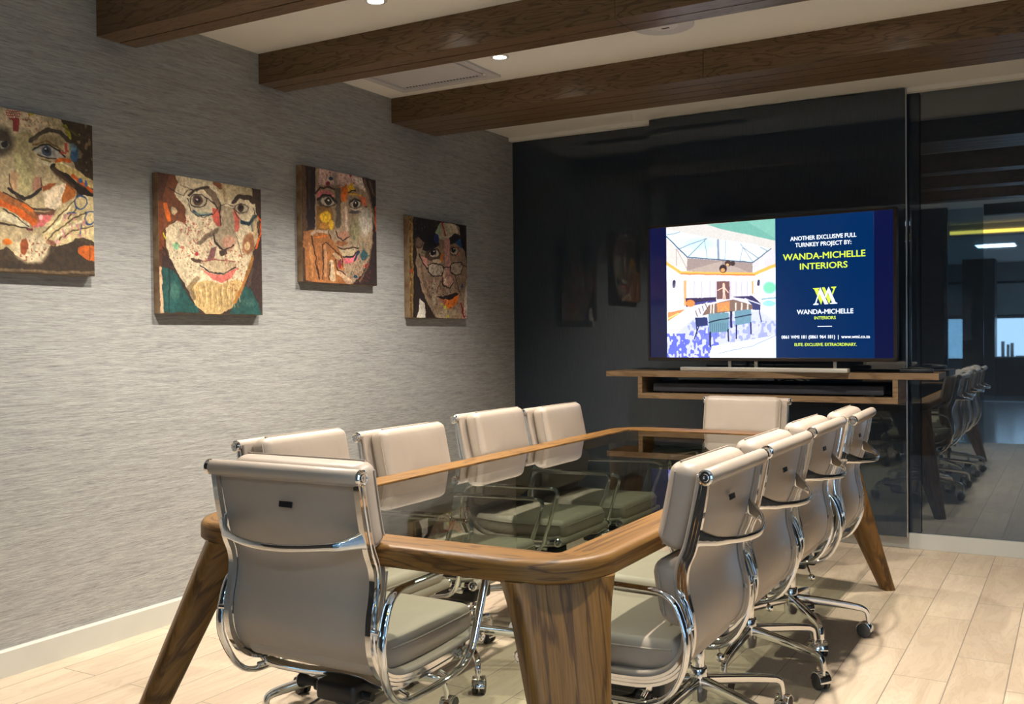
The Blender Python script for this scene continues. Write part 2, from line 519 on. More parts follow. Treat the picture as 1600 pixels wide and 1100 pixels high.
# ------------------------------------------------------------------ room shell
bm = new_bm(); boxe(bm, XW, XR, -0.02, YB + 0.06, -0.12, 0.0); struct('floor', bm, MT['floor'])
bm = new_bm(); boxe(bm, XW, 4.2, YF, -0.02, -0.12, 0.0); struct('floor', bm, MT['office_floor'])
bm = new_bm(); boxe(bm, XW, XR, -0.02, YB + 0.06, CEIL, CEIL + 0.12); struct('ceiling', bm, MT['ceiling'])
bm = new_bm(); boxe(bm, XW, 4.2, YF, -0.02, CEIL, CEIL + 0.12); struct('ceiling', bm, MT['ceiling'])
bm = new_bm(); boxe(bm, XW - 0.12, XW, 0.0, YB + 0.06, -0.12, CEIL + 0.12); struct('wall_left', bm, MT['wall'])
bm = new_bm(); boxe(bm, XW - 0.12, XW, YF, 0.0, -0.12, CEIL + 0.12); struct('wall_office_left', bm, MT['office_wall'])
bm = new_bm(); boxe(bm, XW - 0.12, XR + 0.12, YB + 0.06, YB + 0.18, -0.12, CEIL + 0.12); struct('wall_back', bm, MT['dark_wall'])
# unseen right wall with a window opening added for cool daylight fill
WY0, WY1, WZ0, WZ1 = 0.18, 1.15, 0.25, 2.4
bm = new_bm()
boxe(bm, XR, XR + 0.12, -0.02, WY0, 0, CEIL); boxe(bm, XR, XR + 0.12, WY1, YB + 0.06, 0, CEIL)
boxe(bm, XR, XR + 0.12, WY0, WY1, 0, WZ0); boxe(bm, XR, XR + 0.12, WY0, WY1, WZ1, CEIL)
struct('wall_right', bm, MT['dark_wall'])
bm = new_bm()
for y0, y1 in ((WY0, WY0 + 0.05), (WY1 - 0.05, WY1)): boxe(bm, XR + 0.03, XR + 0.09, y0, y1, WZ0, WZ1)
for z0, z1 in ((WZ0, WZ0 + 0.05), (WZ1 - 0.05, WZ1)): boxe(bm, XR + 0.03, XR + 0.09, WY0, WY1, z0, z1)
w1 = struct('window_fill', bm, MT['frame'])  # frame of the unseen window added for fill light
bm = new_bm(); boxe(bm, XR + 0.055, XR + 0.063, WY0 + 0.05, WY1 - 0.05, WZ0 + 0.05, WZ1 - 0.05); finish('pane', bm, MT['pane'], w1, False)
# near partition beside the camera: solid dark wall, then a sliding glass leaf, then the open doorway
bm = new_bm(); boxe(bm, XW, -1.31, -0.02, 0.06, 0, CEIL); struct('wall_near', bm, MT['dark_wall'])
bm = new_bm(); boxe(bm, -1.33, -0.93, 0.20, 0.212, 0.005, 2.60); struct('door_4', bm, MT['tinted'])
bm = new_bm(); boxe(bm, -0.93, XR, 0.04, 0.16, 2.52, CEIL); struct('trim_1', bm, MT['dark_wall'])
# office end wall with windows
bm = new_bm()
OX0, OX1, OZ0, OZ1 = -3.0, 3.6, 0.62, 2.26
boxe(bm, XW, OX0, YF - 0.12, YF, 0, CEIL); boxe(bm, OX1, 4.2, YF - 0.12, YF, 0, CEIL)
boxe(bm, OX0, OX1, YF - 0.12, YF, 0, OZ0); boxe(bm, OX0, OX1, YF - 0.12, YF, OZ1, CEIL)
struct('wall_office_end', bm, MT['office_wall'])
bm = new_bm(); boxe(bm, 4.2, 4.32, YF - 0.12, 0.0, -0.12, CEIL + 0.12); struct('wall_office_right', bm, MT['office_wall'])
bm = new_bm()
boxe(bm, XR, 4.3, -0.02, 0.1, -0.12, CEIL + 0.12); struct('wall_office_near', bm, MT['office_wall'])
bm = new_bm()
x = OX0
while x < OX1 + 0.01:
    boxe(bm, x - 0.035, x + 0.035, YF - 0.08, YF + 0.0, OZ0, OZ1); x += 1.10
boxe(bm, OX0, OX1, YF - 0.08, YF, OZ0, OZ0 + 0.06); boxe(bm, OX0, OX1, YF - 0.08, YF, OZ1 - 0.08, OZ1)
boxe(bm, OX0, OX1, YF - 0.08, YF, 1.50, 1.58)
w2 = struct('window_2', bm, MT['frame'])
bm = new_bm(); boxe(bm, OX0, OX1, YF - 0.06, YF - 0.05, OZ0, OZ1); finish('pane', bm, MT['pane'], w2, False)
bm = new_bm(); boxe(bm, -2.02, -1.45, -9.6, -9.0, 0, CEIL); struct('trim_2', bm, MT['dark_wall'])
bm = new_bm(); boxe(bm, XW, 4.2, -7.2, -7.12, 0.0, 0.012); struct('trim_3', bm, MT['bright'])
# lit ceiling cove in the office
bm = new_bm(); boxe(bm, -1.5, 4.1, -2.35, -2.0, 2.50, CEIL); struct('trim_4', bm, MT['office_wall'])
cv = new_bm(); boxe(cv, -1.5, 4.1, -2.0, -1.985, 2.515, 2.555)
tag(finish('cove_light', cv, MT['cove'], None, False), 'long yellow light strip along the office ceiling, mirrored in the dark glass', 'light')
# skirtings
bm = new_bm()
prism_x(bm, [(0, 0), (0.016, 0), (0.016, 0.095), (0.010, 0.103), (0, 0.103)], 0, 6.1)
for v in bm.verts: v.co = Vector((XW + v.co.y, v.co.x + 0.0, v.co.z))
bl = struct('baseboard_left', bm, MT['baseboard'])
bm = new_bm(); boxe(bm, XW + 0.016, XR, 6.075, YB + 0.06, 0, 0.088, 0.002); struct('baseboard_back', bm, MT['baseboard'])
# shadow-gap cornice above the glass
bm = new_bm(); boxe(bm, XW, XR, 6.05, YB + 0.06, 2.615, CEIL); struct('trim_5', bm, MT['ceiling'])
# smoked glass panels of the back wall: left bay, sliding centre panel, right bay
bm = new_bm(); boxe(bm, XW + 0.001, -2.452, 6.10, 6.112, 0.088, 2.615, 0.001); struct('door_2', bm, MT['smoked'])
bm = new_bm(); boxe(bm, -2.448, -0.80, 6.10, 6.112, 0.088, 2.615, 0.001); struct('door_5', bm, MT['smoked'])
bm = new_bm(); boxe(bm, -2.42, -0.868, 6.018, 6.030, 0.075, 2.632, 0.001); struct('door_1', bm, MT['smoked'])
bm = new_bm(); boxe(bm, -0.797, XR, 6.10, 6.112, 0.088, 2.615, 0.001); struct('door_3', bm, MT['mirrored'])
bm = new_bm(); boxe(bm, -0.866, -0.860, 6.012, 6.034, 0.075, 2.632, 0.001); struct('trim_6', bm, MT['steel'])
# ------------------------------------------------------------------ ceiling beams
def beam(name, y0, y1, z0, grooves, joint, label):
    prof = [(y0, CEIL), (y0, z0)]
    for g in grooves:
        prof += [(g - 0.004, z0), (g - 0.004, z0 + 0.012), (g + 0.004, z0 + 0.012), (g + 0.004, z0)]
    prof += [(y1, z0), (y1, CEIL)]
    bm = new_bm()
    if joint is None: prism_x(bm, prof, XW, XR)
    else:
        prism_x(bm, prof, XW, joint - 0.001); prism_x(bm, prof, joint + 0.001, XR)
    o = finish(name, bm, MT['beam'], None, False)
    return tag(o, label, 'beam')
beam('ceiling_beam', 2.69, 2.885, 2.491, (2.80,), None, 'dark oak ceiling beam at the top left, nearest of the three to the camera')
beam('ceiling_beam', 3.61, 3.795, 2.493, (3.705,), -1.59, 'dark oak ceiling beam in the middle of the three, between the spotlights')
beam('ceiling_beam', 4.685, 5.14, 2.497, (4.80, 4.915, 5.03), -1.60, 'widest dark oak ceiling beam, grooved underneath and closest to the television wall')
beam('ceiling_beam', 1.77, 1.955, 2.491, (1.865,), None, 'dark oak ceiling beam seen only as a streak mirrored in the dark glass')
bm = new_bm(); boxe(bm, -3.10, -1.9, 5.60, 5.70, CEIL - 0.006, CEIL + 0.002)
tag(finish('slot_diffuser', bm, MT['black'], None, False), 'thin black air slot in the ceiling behind the widest beam', 'air vent')

# ------------------------------------------------------------------ ceiling fittings
SPOTS = [(-2.505, 4.27), (-2.52, 3.29), (-0.75, 4.27), (-0.75, 3.29), (-2.51, 2.33), (-0.75, 2.33)]
SL = ['recessed ceiling spotlight glowing beside the square air vent', 'recessed ceiling spotlight at the top edge of the photo between the two nearer beams',
      'recessed ceiling spotlight over the right-hand chairs, hidden by the middle beam', 'recessed ceiling spotlight over the right-hand chairs behind the nearest beam',
      'recessed ceiling spotlight above the left wall portraits, in front of the nearest beam', 'recessed ceiling spotlight above the near right-hand chair']
for (x, y), lab in zip(SPOTS, SL):
    t = thing('ceiling_spotlight', lab, 'spotlight', (x, y, CEIL), 0, 'recessed ceiling spotlights')
    bm = new_bm(); lathe(bm, [(0.030, 0.0), (0.047, 0.0), (0.047, -0.004), (0.043, -0.007), (0.034, -0.007), (0.030, -0.002)], n=28)
    finish('trim_ring', bm, MT['white'], t)
    bm = new_bm(); lathe(bm, [(0.031, -0.0045), (0.020, -0.0060), (0.006, -0.0068)], n=24)
    finish('lens', bm, MT['lamp'], t)
    d = bpy.data.lights.new('spot_light', 'SPOT'); d.energy = SPOT_W; d.color = SPOT_COL
    d.spot_size = math.radians(118); d.spot_blend = 0.75; d.shadow_soft_size = 0.028
    lo = bpy.data.objects.new('spot_light', d); COL.objects.link(lo); lo.location = (x, y, CEIL - 0.02)

t = thing('ceiling_air_vent', 'square white air conditioning vent in the ceiling between the two farther beams', 'air vent', (-3.0, 4.27, CEIL))
bm = new_bm()
for a, b, r0 in (((-0.32, -0.31), (0.32, 0.31), 0.045),):
    boxe(bm, -0.32, 0.32, 0.265, 0.31, -0.012, 0.0, 0.002); boxe(bm, -0.32, 0.32, -0.31, -0.265, -0.012, 0.0, 0.002)
    boxe(bm, -0.32, -0.275, -0.265, 0.265, -0.012, 0.0, 0.002); boxe(bm, 0.275, 0.32, -0.265, 0.265, -0.012, 0.0, 0.002)
finish('frame', bm, MT['grille'], t, False)
bm = new_bm(); boxe(bm, -0.255, 0.255, -0.235, 0.235, -0.010, -0.001, 0.002)
finish('panel', bm, MT['grille'], t, False)
bm = new_bm()
for i in range(23):
    boxe(bm, -0.235 + i * 0.0205, -0.225 + i * 0.0205, 0.218, 0.230, -0.0112, -0.0098)
finish('slots', bm, MT['groove'], t, False)  # dark bars paint in the shade of the slot openings
t = thing('ceiling_speaker', 'round white flush speaker in the ceiling between the two farther beams', 'speaker', (-1.63, 4.225, CEIL))
bm = new_bm(); lathe(bm, [(0.122, 0), (0.141, 0), (0.141, -0.005), (0.134, -0.008), (0.122, -0.006)], n=40); finish('rim', bm, MT['grille'], t)
bm = new_bm(); lathe(bm, [(0.123, -0.004), (0.07, -0.006), (0.01, -0.0065)], n=40); finish('grille', bm, MT['white'], t)
bm = new_bm(); boxe(bm, -0.018, 0.018, 0.03, 0.042, -0.0075, -0.006, 0.001); finish('badge', bm, MT['groove'], t)

# ------------------------------------------------------------------ table
TX0, TX1, TY0, TY1, TZ, TH = -2.151, -0.916, 1.867, 4.92, 0.76, 0.052
GX0, GX1, GY0, GY1 = TX0 + 0.116, TX1 - 0.104, TY0 + 0.112, TY1 - 0.170
table = thing('conference_table', 'oak framed glass top conference table with four splayed tapering legs', 'table',
              ((TX0 + TX1) / 2, (TY0 + TY1) / 2, 0))
tcx, tcy = table.location.x, table.location.y
def table_rim():
    bm = new_bm(); uvl = bm.loops.layers.uv.active
    hw, hl = (TX1 - TX0) / 2, (TY1 - TY0) / 2; R = 0.19; n = 12
    ihw, ihl = (GX1 - GX0) / 2, (GY1 - GY0) / 2; ri = 0.018
    icx, icy = (GX0 + GX1) / 2 - tcx, (GY0 + GY1) / 2 - tcy
    outer = []; inner = []
    for sx, sy, a0 in ((1, 1, 0), (-1, 1, PI / 2), (-1, -1, PI), (1, -1, 1.5 * PI)):
        for i in range(n + 1):
            a = a0 + PI / 2 * i / n
            outer.append((sx * (hw - R) + R * math.cos(a), sy * (hl - R) + R * math.sin(a)))
            inner.append((icx + sx * (ihw - ri) + ri * math.cos(a), icy + sy * (ihl - ri) + ri * math.sin(a)))
    m = len(outer)
    # cross-section from inner-bottom over the top to outer-bottom ; w = 0 inner .. 1 outer
    br = 0.018
    sec = [(0, -TH), (0, -0.0005), (0.03, 0)]
    for k in range(5):
        a = PI / 2 * k / 4
        sec.append(('o', math.sin(a) * br - br, math.cos(a) * br - br))
    sec.append(('o', 0, -TH + 0.006)); sec.append(('o', -0.006, -TH))
    L = 0.0; rings = []; us = []
    for i in range(m):
        ox, oy = outer[i]; ix, iy = inner[i]
        if i: L += math.hypot(ox - outer[i - 1][0], oy - outer[i - 1][1])
        us.append(L)
        dx, dy = ox - ix, oy - iy; dl = math.hypot(dx, dy)
        # outward normal of the outer outline
        px, py = outer[(i + 1) % m][0] - outer[i - 1][0], outer[(i + 1) % m][1] - outer[i - 1][1]
        pl = math.hypot(px, py); nx, ny = py / pl, -px / pl
        ring = []
        for s in sec:
            if s[0] == 'o': ring.append(bm.verts.new((ox + nx * s[1], oy + ny * s[1], TZ + s[2])))
            else: ring.append(bm.verts.new((ix + dx * s[0], iy + dy * s[0], TZ + s[1])))
        rings.append(ring)
    k = len(sec)
    vs = [0.0, 0.07, 0.075, 0.20, 0.207, 0.214, 0.221, 0.228, 0.27, 0.276]
    for i in range(m):
        i2 = (i + 1) % m; u0 = us[i]; u1 = us[i2] if i2 else L + 0.5
        for j in range(k):
            j2 = (j + 1) % k
            f = bm.faces.new((rings[i][j], rings[i2][j], rings[i2][j2], rings[i][j2]))
            v0 = vs[j]; v1 = vs[j2] if j2 else 0.41
            for lp, uvv in zip(f.loops, ((u0, v0), (u1, v0), (u1, v1), (u0, v1))): lp[uvl].uv = uvv
    return bm
finish('frame', table_rim(), MT['table'], table, True, 35)
bm = new_bm(); boxe(bm, GX0 - tcx + 0.001, GX1 - tcx - 0.001, GY0 - tcy + 0.001, GY1 - tcy - 0.001, TZ - 0.014, TZ - 0.004)
finish('glass_top', bm, MT['glass'], table, False)
def table_leg(sx, sy):
    """slab leg across the corner: wide face looks out along the diagonal, tapering to the foot"""
    bm = new_bm()
    top = Vector((sx * ((TX1 - TX0) / 2 - 0.112), sy * ((TY1 - TY0) / 2 - 0.112), TZ - TH + 0.004))
    foot = Vector((sx * ((TX1 - TX0) / 2 + 0.096), sy * ((TY1 - TY0) / 2 + 0.140), 0.0))
    diag = Vector((sx, sy, 0)).normalized(); side = Vector((-diag.y, diag.x, 0))
    n = 14; rings = []; uvl = bm.loops.layers.uv.active
    for i in range(n + 1):
        t = i / n
        c = top.lerp(foot, t)
        w = (0.117 * (1 - t) + 0.035 * t) + 0.012 * max(0, 1 - t * 6) ** 2
        th = (0.052 * (1 - t) + 0.028 * t)
        prof = rrect(w, th, min(0.024, th * 0.7), 4)
        ring = []
        for a, b in prof:
            # the outer face is gently bowed
            bow = 0.014 * (1 - (a / w) ** 2) * (1 - 0.6 * t) if b > 0 else 0
            ring.append(bm.verts.new(c + side * a + diag * (b + bow)))
        rings.append((ring, prof, t))
    k = len(rings[0][0])
    for i in range(n):
        r0, p0, t0 = rings[i]; r1, p1, t1 = rings[i + 1]
        for j in range(k):
            j2 = (j + 1) % k
            f = bm.faces.new((r0[j], r0[j2], r1[j2], r1[j]))
            vo = 0.0 if p0[j][1] > 0 else 0.6
            uvs = ((t0 * 0.7, p0[j][0] + p0[j][1] * .3 + vo), (t0 * 0.7, p0[j2][0] + p0[j2][1] * .3 + vo), (t1 * 0.7, p1[j2][0] + p1[j2][1] * .3 + vo), (t1 * 0.7, p1[j][0] + p1[j][1] * .3 + vo))
            for lp, uvv in zip(f.loops, uvs): lp[uvl].uv = (uvv[0] + sx * 3 + sy * 7, uvv[1] + sx * 0.11)
    bm.faces.new(rings[0][0]); bm.faces.new(rings[-1][0])
    return bm
for sx, sy in ((1, -1), (-1, -1), (1, 1), (-1, 1)):
    finish('leg', table_leg(sx, sy), MT['table'], table, True, 50)

# ------------------------------------------------------------------ chair
RZ = 0.93                                    # height of the roll at the top of the back
RAIL = [(-0.290, RZ), (-0.284, 0.897), (-0.272, 0.839), (-0.254, 0.766), (-0.236, 0.724), (-0.231, 0.690), (-0.236, 0.651),
        (-0.246, 0.610), (-0.249, 0.562), (-0.238, 0.516), (-0.206, 0.474), (-0.155, 0.449), (-0.09, 0.440), (0.01, 0.440), (0.11, 0.445),
        (0.175, 0.450), (0.215, 0.458)]
def rail_xyz(x, off=0.0, lo=0, hi=None):
    P = spline([(x, y, z) for y, z in RAIL], 5)
    out = []
    for i, p in enumerate(P):
        t = (P[min(i + 1, len(P) - 1)] - P[max(i - 1, 0)]).normalized()
        nrm = Vector((0, -t.z, t.y))                 # points to the sitter's side
        if nrm.y < 0 and p.z > 0.49: nrm = -nrm
        if p.z <= 0.49 and nrm.z < 0: nrm = -nrm
        out.append(p + nrm * off)
    return out

def cushion(bm, path, nrm, hw, ht, r=0.022, puff=0.008, seam=0.0022):
    """puffed rounded box swept along a path; nrm = front direction per point"""
    # resample the path evenly
    P = [Vector(p) for p in path]; L = [0]
    for a, b in zip(P, P[1:]): L.append(L[-1] + (b - a).length)
    tot = L[-1]
    ss = [0, .0008, .003, .007, .012, .018]
    samples = [s for s in ss if s < r] + [r] + [r + (tot - 2 * r) * i / 8 for i in range(1, 8)] + [tot - r] + [tot - s for s in reversed(ss) if s < r]
    def at(s):
        for i in range(len(P) - 1):
            if s <= L[i + 1] or i == len(P) - 2:
                t = (s - L[i]) / max(L[i + 1] - L[i], 1e-9)
                return P[i].lerp(P[i + 1], t), Vector(nrm[i]).lerp(Vector(nrm[i + 1]), t).normalized()
    rings = []
    for s in samples:
        c, nn = at(s)
        e = min(s, tot - s)
        k = r - math.sqrt(max(r * r - (r - e) ** 2, 0)) if e < r else 0
        w, h = hw - k, ht - k * 0.9
        rr = min(r, h * 0.95)
        prof = []
        for a, b in rrect(w, h, rr, 4):
            prof.append((a, b))
        # subdivide the long faces for puffing
        dense = []
        for j in range(len(prof)):
            p, q = prof[j], prof[(j + 1) % len(prof)]
            m = 8 if abs(p[0] - q[0]) > 0.1 else 1
            for z in range(m): dense.append((p[0] + (q[0] - p[0]) * z / m, p[1] + (q[1] - p[1]) * z / m))
        ring = []
        pf = puff * math.sin(PI * min(max(s / tot, 0), 1)) ** 0.5 if 0 < s < tot else 0
        for a, b in dense:
            bb = b + (pf if b > 0 else -pf * 0.3) * max(0, 1 - (a / w) ** 2) ** 0.6 * (1 if abs(b) > h * 0.8 else 0)
            ring.append(bm.verts.new(c + Vector((a, 0, 0)) + nn * bb))
        rings.append(ring)
    k = len(rings[0])
    for a, b in zip(rings, rings[1:]):
        for j in range(k):
            bm.faces.new((a[j], a[(j + 1) % k], b[(j + 1) % k], b[j]))
    bm.faces.new(rings[0]); bm.faces.new(rings[-1])
    # piping along both side edges
    for b in (ht * 0.52,):
        for a in (hw + 0.0005, -hw - 0.0005):
            pts = []
            for i in range(15):
                c, nn = at(r * 0.8 + (tot - 1.6 * r) * i / 14)
                pts.append(c + Vector((a, 0, 0)) + nn * b)
            sweep(bm, pts, circ(seam, 6))
        for s in (0.0, tot):
            c, nn = at(s); e = -0.0 if s == 0 else 0.0
            tdir = (P[1] - P[0]).normalized() * (-0.0008) if s == 0 else (P[-1] - P[-2]).normalized() * 0.0008
            sweep(bm, [c + tdir + Vector((hw * (2 * i / 8 - 1) * 0.90, 0, 0)) + nn * b * 0.8 for i in range(9)], circ(seam, 6))
    return bm

def make_chair():
    t = thing('office_chair', '', 'chair', (0, 0, 0))
    HX = 0.229
    # side rails
    for s in (-1, 1):
        bm = new_bm()
        P = rail_xyz(s * HX, 0.002)
        prof = [(-0.008, -0.012), (0.008, -0.012), (0.008, -0.005), (0.0045, -0.003), (0.0045, 0.003), (0.008, 0.005), (0.008, 0.012), (-0.008, 0.012),
                (-0.008, 0.005), (-0.0045, 0.003), (-0.0045, -0.003), (-0.008, -0.005)]
        n = len(P)
        sc = [0.75 + 0.25 * min(1, i / 10) for i in range(n)]
        sweep(bm, P, prof, side=(1, 0, 0), scale=[(1, k) for k in sc])
        finish('side_rail', bm, MT['chrome'], t, True, 50)
    # leather sling
    bm = new_bm()
    P = rail_xyz(0, 0.017)
    sweep(bm, P, rrect(HX + 0.004, 0.008, 0.006, 3), side=(1, 0, 0))
    finish('sling', bm, MT['leather'], t, True, 50)
    # top and front rolls with chrome finials
    for (y, z), r in ((RAIL[0], 0.0185), (RAIL[-1], 0.0165)):
        bm = new_bm()
        lathe(bm, [(r * 0.8, -HX - 0.010), (r, -HX - 0.004), (r * 1.02, -HX * 0.5), (r * 1.02, HX * 0.5), (r, HX + 0.004), (r * 0.8, HX + 0.010)], 'x', (0, y - 0.002, z), 20)
        # stitched seam under the roll
        sweep(bm, [(-HX, y - r * 0.55, z - r * 0.88), (HX, y - r * 0.55, z - r * 0.88)], circ(0.0022, 6))
        finish('leather_roll', bm, MT['leather'], t, True, 50)
        for s in (-1, 1):
            bm = new_bm(); x0 = s * (HX + 0.008)
            lathe(bm, [(r * 0.9, x0), (r * 0.98, x0 + s * 0.003), (r * 0.98, x0 + s * 0.010), (r * 0.80, x0 + s * 0.0125), (r * 0.70, x0 + s * 0.010),
                       (r * 0.50, x0 + s * 0.010), (r * 0.44, x0 + s * 0.013), (r * 0.22, x0 + s * 0.013), (r * 0.18, x0 + s * 0.009), (0.001, x0 + s * 0.009)], 'x', (0, y - 0.002, z), 24)
            finish('finial', bm, MT['chrome'], t, True, 30)
    # pads
    Pfull = rail_xyz(0, 0.026)
    def sub(z0, z1, back=True):
        idx = [i for i, p in enumerate(Pfull) if (z0 <= p.z <= z1) and p.y < -0.1]
        pts = [Pfull[i] for i in idx]; nr = []
        for i in idx:
            tt = (Pfull[min(i + 1, len(Pfull) - 1)] - Pfull[max(i - 1, 0)]).normalized()
            q = Vector((0, -tt.z, tt.y)); nr.append(q if q.y > 0 else -q)
        return pts, nr
    pts, nr = sub(0.735, 0.95)
    pts = [Vector((0, pts[0].y - 0.002, pts[0].z + 0.012))] + pts; nr = [nr[0]] + nr
    pts = [p + q * 0.040 for p, q in zip(pts, nr)]
    bm = new_bm(); cushion(bm, pts, nr, 0.212, 0.036, 0.026, 0.010); finish('head_pad', bm, MT['leather'], t, True, 60)
    pts, nr = sub(0.565, 0.724)
    pts = [p + Vector((0, 0.036, 0)) for p in pts]; nr = [Vector((0, 1, 0.1)).normalized() for _ in nr]
    # straighten the lumbar pad
    y_mid = -0.186
    pts = [Vector((0, y_mid - 0.012 * math.cos((p.z - 0.55) / 0.2 * PI), p.z)) for p in pts]
    bm = new_bm(); cushion(bm, pts, nr, 0.210, 0.038, 0.032, 0.012); finish('back_pad', bm, MT['leather'], t, True, 60)
    sp = [Vector((0, y, z)) for y, z in ((-0.215, 0.505), (-0.14, 0.499), (-0.04, 0.496), (0.06, 0.497), (0.14, 0.499), (0.20, 0.502), (0.228, 0.502))]
    bm = new_bm(); cushion(bm, sp, [Vector((0, 0, 1))] * len(sp), 0.214, 0.037, 0.026, 0.010); finish('seat_pad', bm, MT['leather'], t, True, 60)
    # back brace bowing rearwards
    bm = new_bm()
    pts = [(-HX, -0.262, 0.792)]
    for i in range(1, 12):
        a = -1 + 2 * i / 12
        pts.append((HX * a * 0.985, -0.274 - 0.072 * math.cos(a * PI / 2) ** 0.8, 0.784 - 0.014 * math.cos(a * PI / 2)))
    pts.append((HX, -0.262, 0.792))
    sweep(bm, spline(pts, 3), rrect(0.005, 0.0085, 0.004, 3), side=(0, 1, 0.15), scale=[(1 + 0.8 * abs(2 * i / 36 - 1) ** 4, 1 + 1.8 * abs(2 * i / 36 - 1) ** 8) for i in range(37)])
    finish('back_brace', bm, MT['chrome'], t, True, 50)
    bm = new_bm(); box(bm, (0.0, -0.2805, 0.855), (0.044, 0.003, 0.014), 0.001, 1, Matrix.Rotation(-0.16, 3, 'X'))
    finish('care_label', bm, MT['black'], t)['label'] = 'small black label on the chair back'
    # arm loops
    for s in (-1, 1):
        bm = new_bm()
        loop = [(-0.215, 0.668), (0.235, 0.676), (0.140, 0.418), (0.0, 0.398), (-0.195, 0.402), (-0.262, 0.54)]
        L = fillet([(0, y, z) for y, z in loop], [0.05, 0.045, 0.05, 0.09, 0.085, 0.08], 6, True)
        pts = []
        for p in L:
            # the top is wider than the underside, which tucks in below the rail
            w = 0.262 - 0.012 * max(0, min(1, (0.52 - p.z) / 0.1))
            pts.append((s * w, p.y, p.z))
        sweep(bm, pts, circ(0.0125, 12, 0.0075), side=(1, 0, 0), closed=True)
        for (ya, za), x0 in (((-0.244, 0.585), 0.236), ((0.04, 0.415), 0.236), ((-0.13, 0.420), 0.236)):
            sweep(bm, [(s * (x0 - 0.012), ya, za), (s * (x0 + 0.024 if za > .5 else x0 + 0.012), ya - 0.008 if za > .5 else ya, za if za > .5 else za - 0.008)], circ(0.0065, 8))
        finish('armrest', bm, MT['chrome'], t, True, 50)
    # seat supports
    bm = new_bm()
    for y0, y1 in ((-0.12, -0.045), (0.12, 0.055)):
        pts = [(-HX - 0.004, y0, 0.434), (-HX * 0.86, y0, 0.420), (-0.12, (y0 + y1) / 2, 0.404), (-0.04, y1, 0.398), (0.04, y1, 0.398), (0.12, (y0 + y1) / 2, 0.404), (HX * 0.86, y0, 0.420), (HX + 0.004, y0, 0.434)]
        sweep(bm, spline(pts, 4), rrect(0.016, 0.007, 0.004, 3), side=(0, 1, 0))
    finish('seat_support', bm, MT['chrome'], t, True, 50)
    mech = new_bm()
    box(mech, (0, -0.005, 0.372), (0.13, 0.22, 0.050), 0.012, 3); box(mech, (0, -0.01, 0.340), (0.085, 0.12, 0.032), 0.010, 2)
    sweep(mech, [(-0.095, -0.075, 0.365), (0.095, -0.075, 0.365)], circ(0.011, 10))
    mo = finish('tilt_mechanism', mech, MT['black'], t, True, 40)
    bm = new_bm(); sweep(bm, [(-0.06, -0.04, 0.362), (-0.125, -0.05, 0.362)], circ(0.005, 8))
    lathe(bm, [(0.010, 0.0), (0.012, -0.02), (0.014, -0.035), (0.019, -0.042), (0.020, -0.050), (0.016, -0.056)], 'x', (-0.118, -0.05, 0.362), 16)
    finish('lever', bm, MT['black'], mo)
    bm = new_bm(); sweep(bm, [(-0.05, -0.075, 0.355), (-0.105, -0.105, 0.318)], circ(0.004, 8)); bmesh.ops.create_uvsphere(bm, u_segments=14, v_segments=10, radius=0.0135, matrix=Matrix.Translation((-0.110, -0.108, 0.313)))
    finish('tension_handle', bm, MT['chrome'], mo)
    # gas column and five-star base
    bm = new_bm(); lathe(bm, [(0.014, 0.33), (0.014, 0.282), (0.021, 0.282), (0.0225, 0.276), (0.0225, 0.270)], n=20); finish('gas_piston', bm, MT['black'], t, True, 40)
    bm = new_bm(); lathe(bm, [(0.0195, 0.272), (0.0215, 0.268), (0.0215, 0.20), (0.0215, 0.17)], n=24); finish('column', bm, MT['chrome'], t, True, 40)
    bm = new_bm(); lathe(bm, [(0.022, 0.196), (0.028, 0.194), (0.030, 0.189), (0.032, 0.14), (0.028, 0.095), (0.022, 0.085), (0.010, 0.083)], n=24)
    for k in range(5):
        a = 2 * PI * k / 5 + 0.3; d = Vector((math.cos(a), math.sin(a), 0)); sd = Vector((-d.y, d.x, 0))
        pts = [d * 0.02 + Vector((0, 0, 0.150)), d * 0.10 + Vector((0, 0, 0.143)), d * 0.20 + Vector((0, 0, 0.133)), d * 0.275 + Vector((0, 0, 0.123)),
               d * 0.300 + Vector((0, 0, 0.117)), d * 0.316 + Vector((0, 0, 0.104)), d * 0.323 + Vector((0, 0, 0.068))]
        P = spline(pts, 4); m = len(P)
        sweep(bm, P, rrect(0.017, 0.017, 0.008, 3), side=sd, scale=[(1 - 0.45 * i / m, 1 - 0.52 * i / m) for i in range(m)])
    finish('star_base', bm, MT['chrome'], t, True, 50)
    rnd = random.Random(4)
    for k in range(5):
        a = 2 * PI * k / 5 + 0.3; d = Vector((math.cos(a), math.sin(a), 0)) * 0.323
        yaw = rnd.uniform(0, 2 * PI)
        R = Matrix.Translation(d) @ Matrix.Rotation(yaw, 4, 'Z')
        bm = new_bm()
        # hood over the wheels
        lathe(bm, [(0.007, 0.07), (0.007, 0.052)], n=10)
        hood = []
        for i in range(11):
            b = PI * (0.0 + i / 10 * 1.02); hood.append((0, 0.016 + 0.031 * math.cos(b), 0.030 + 0.031 * math.sin(b)))
        sweep(bm, hood, rrect(0.024, 0.0022, 0.002, 2), side=(1, 0, 0))
        box(bm, (0, 0.010, 0.045), (0.010, 0.03, 0.018), 0.003)
        bm.transform(R)
        h = finish('caster', bm, MT['chrome'], t, True, 40)
        for s in (-1, 1):
            bm = new_bm()
            lathe(bm, [(0.020, s * 0.005), (0.0285, s * 0.007), (0.0285, s * 0.021), (0.025, s * 0.0235), (0.017, s * 0.0245), (0.003, s * 0.0235)], 'x', (0, 0.016, 0.0285), 22)
            bm.transform(R); finish('wheel', bm, MT['rubber'], h, True, 35)
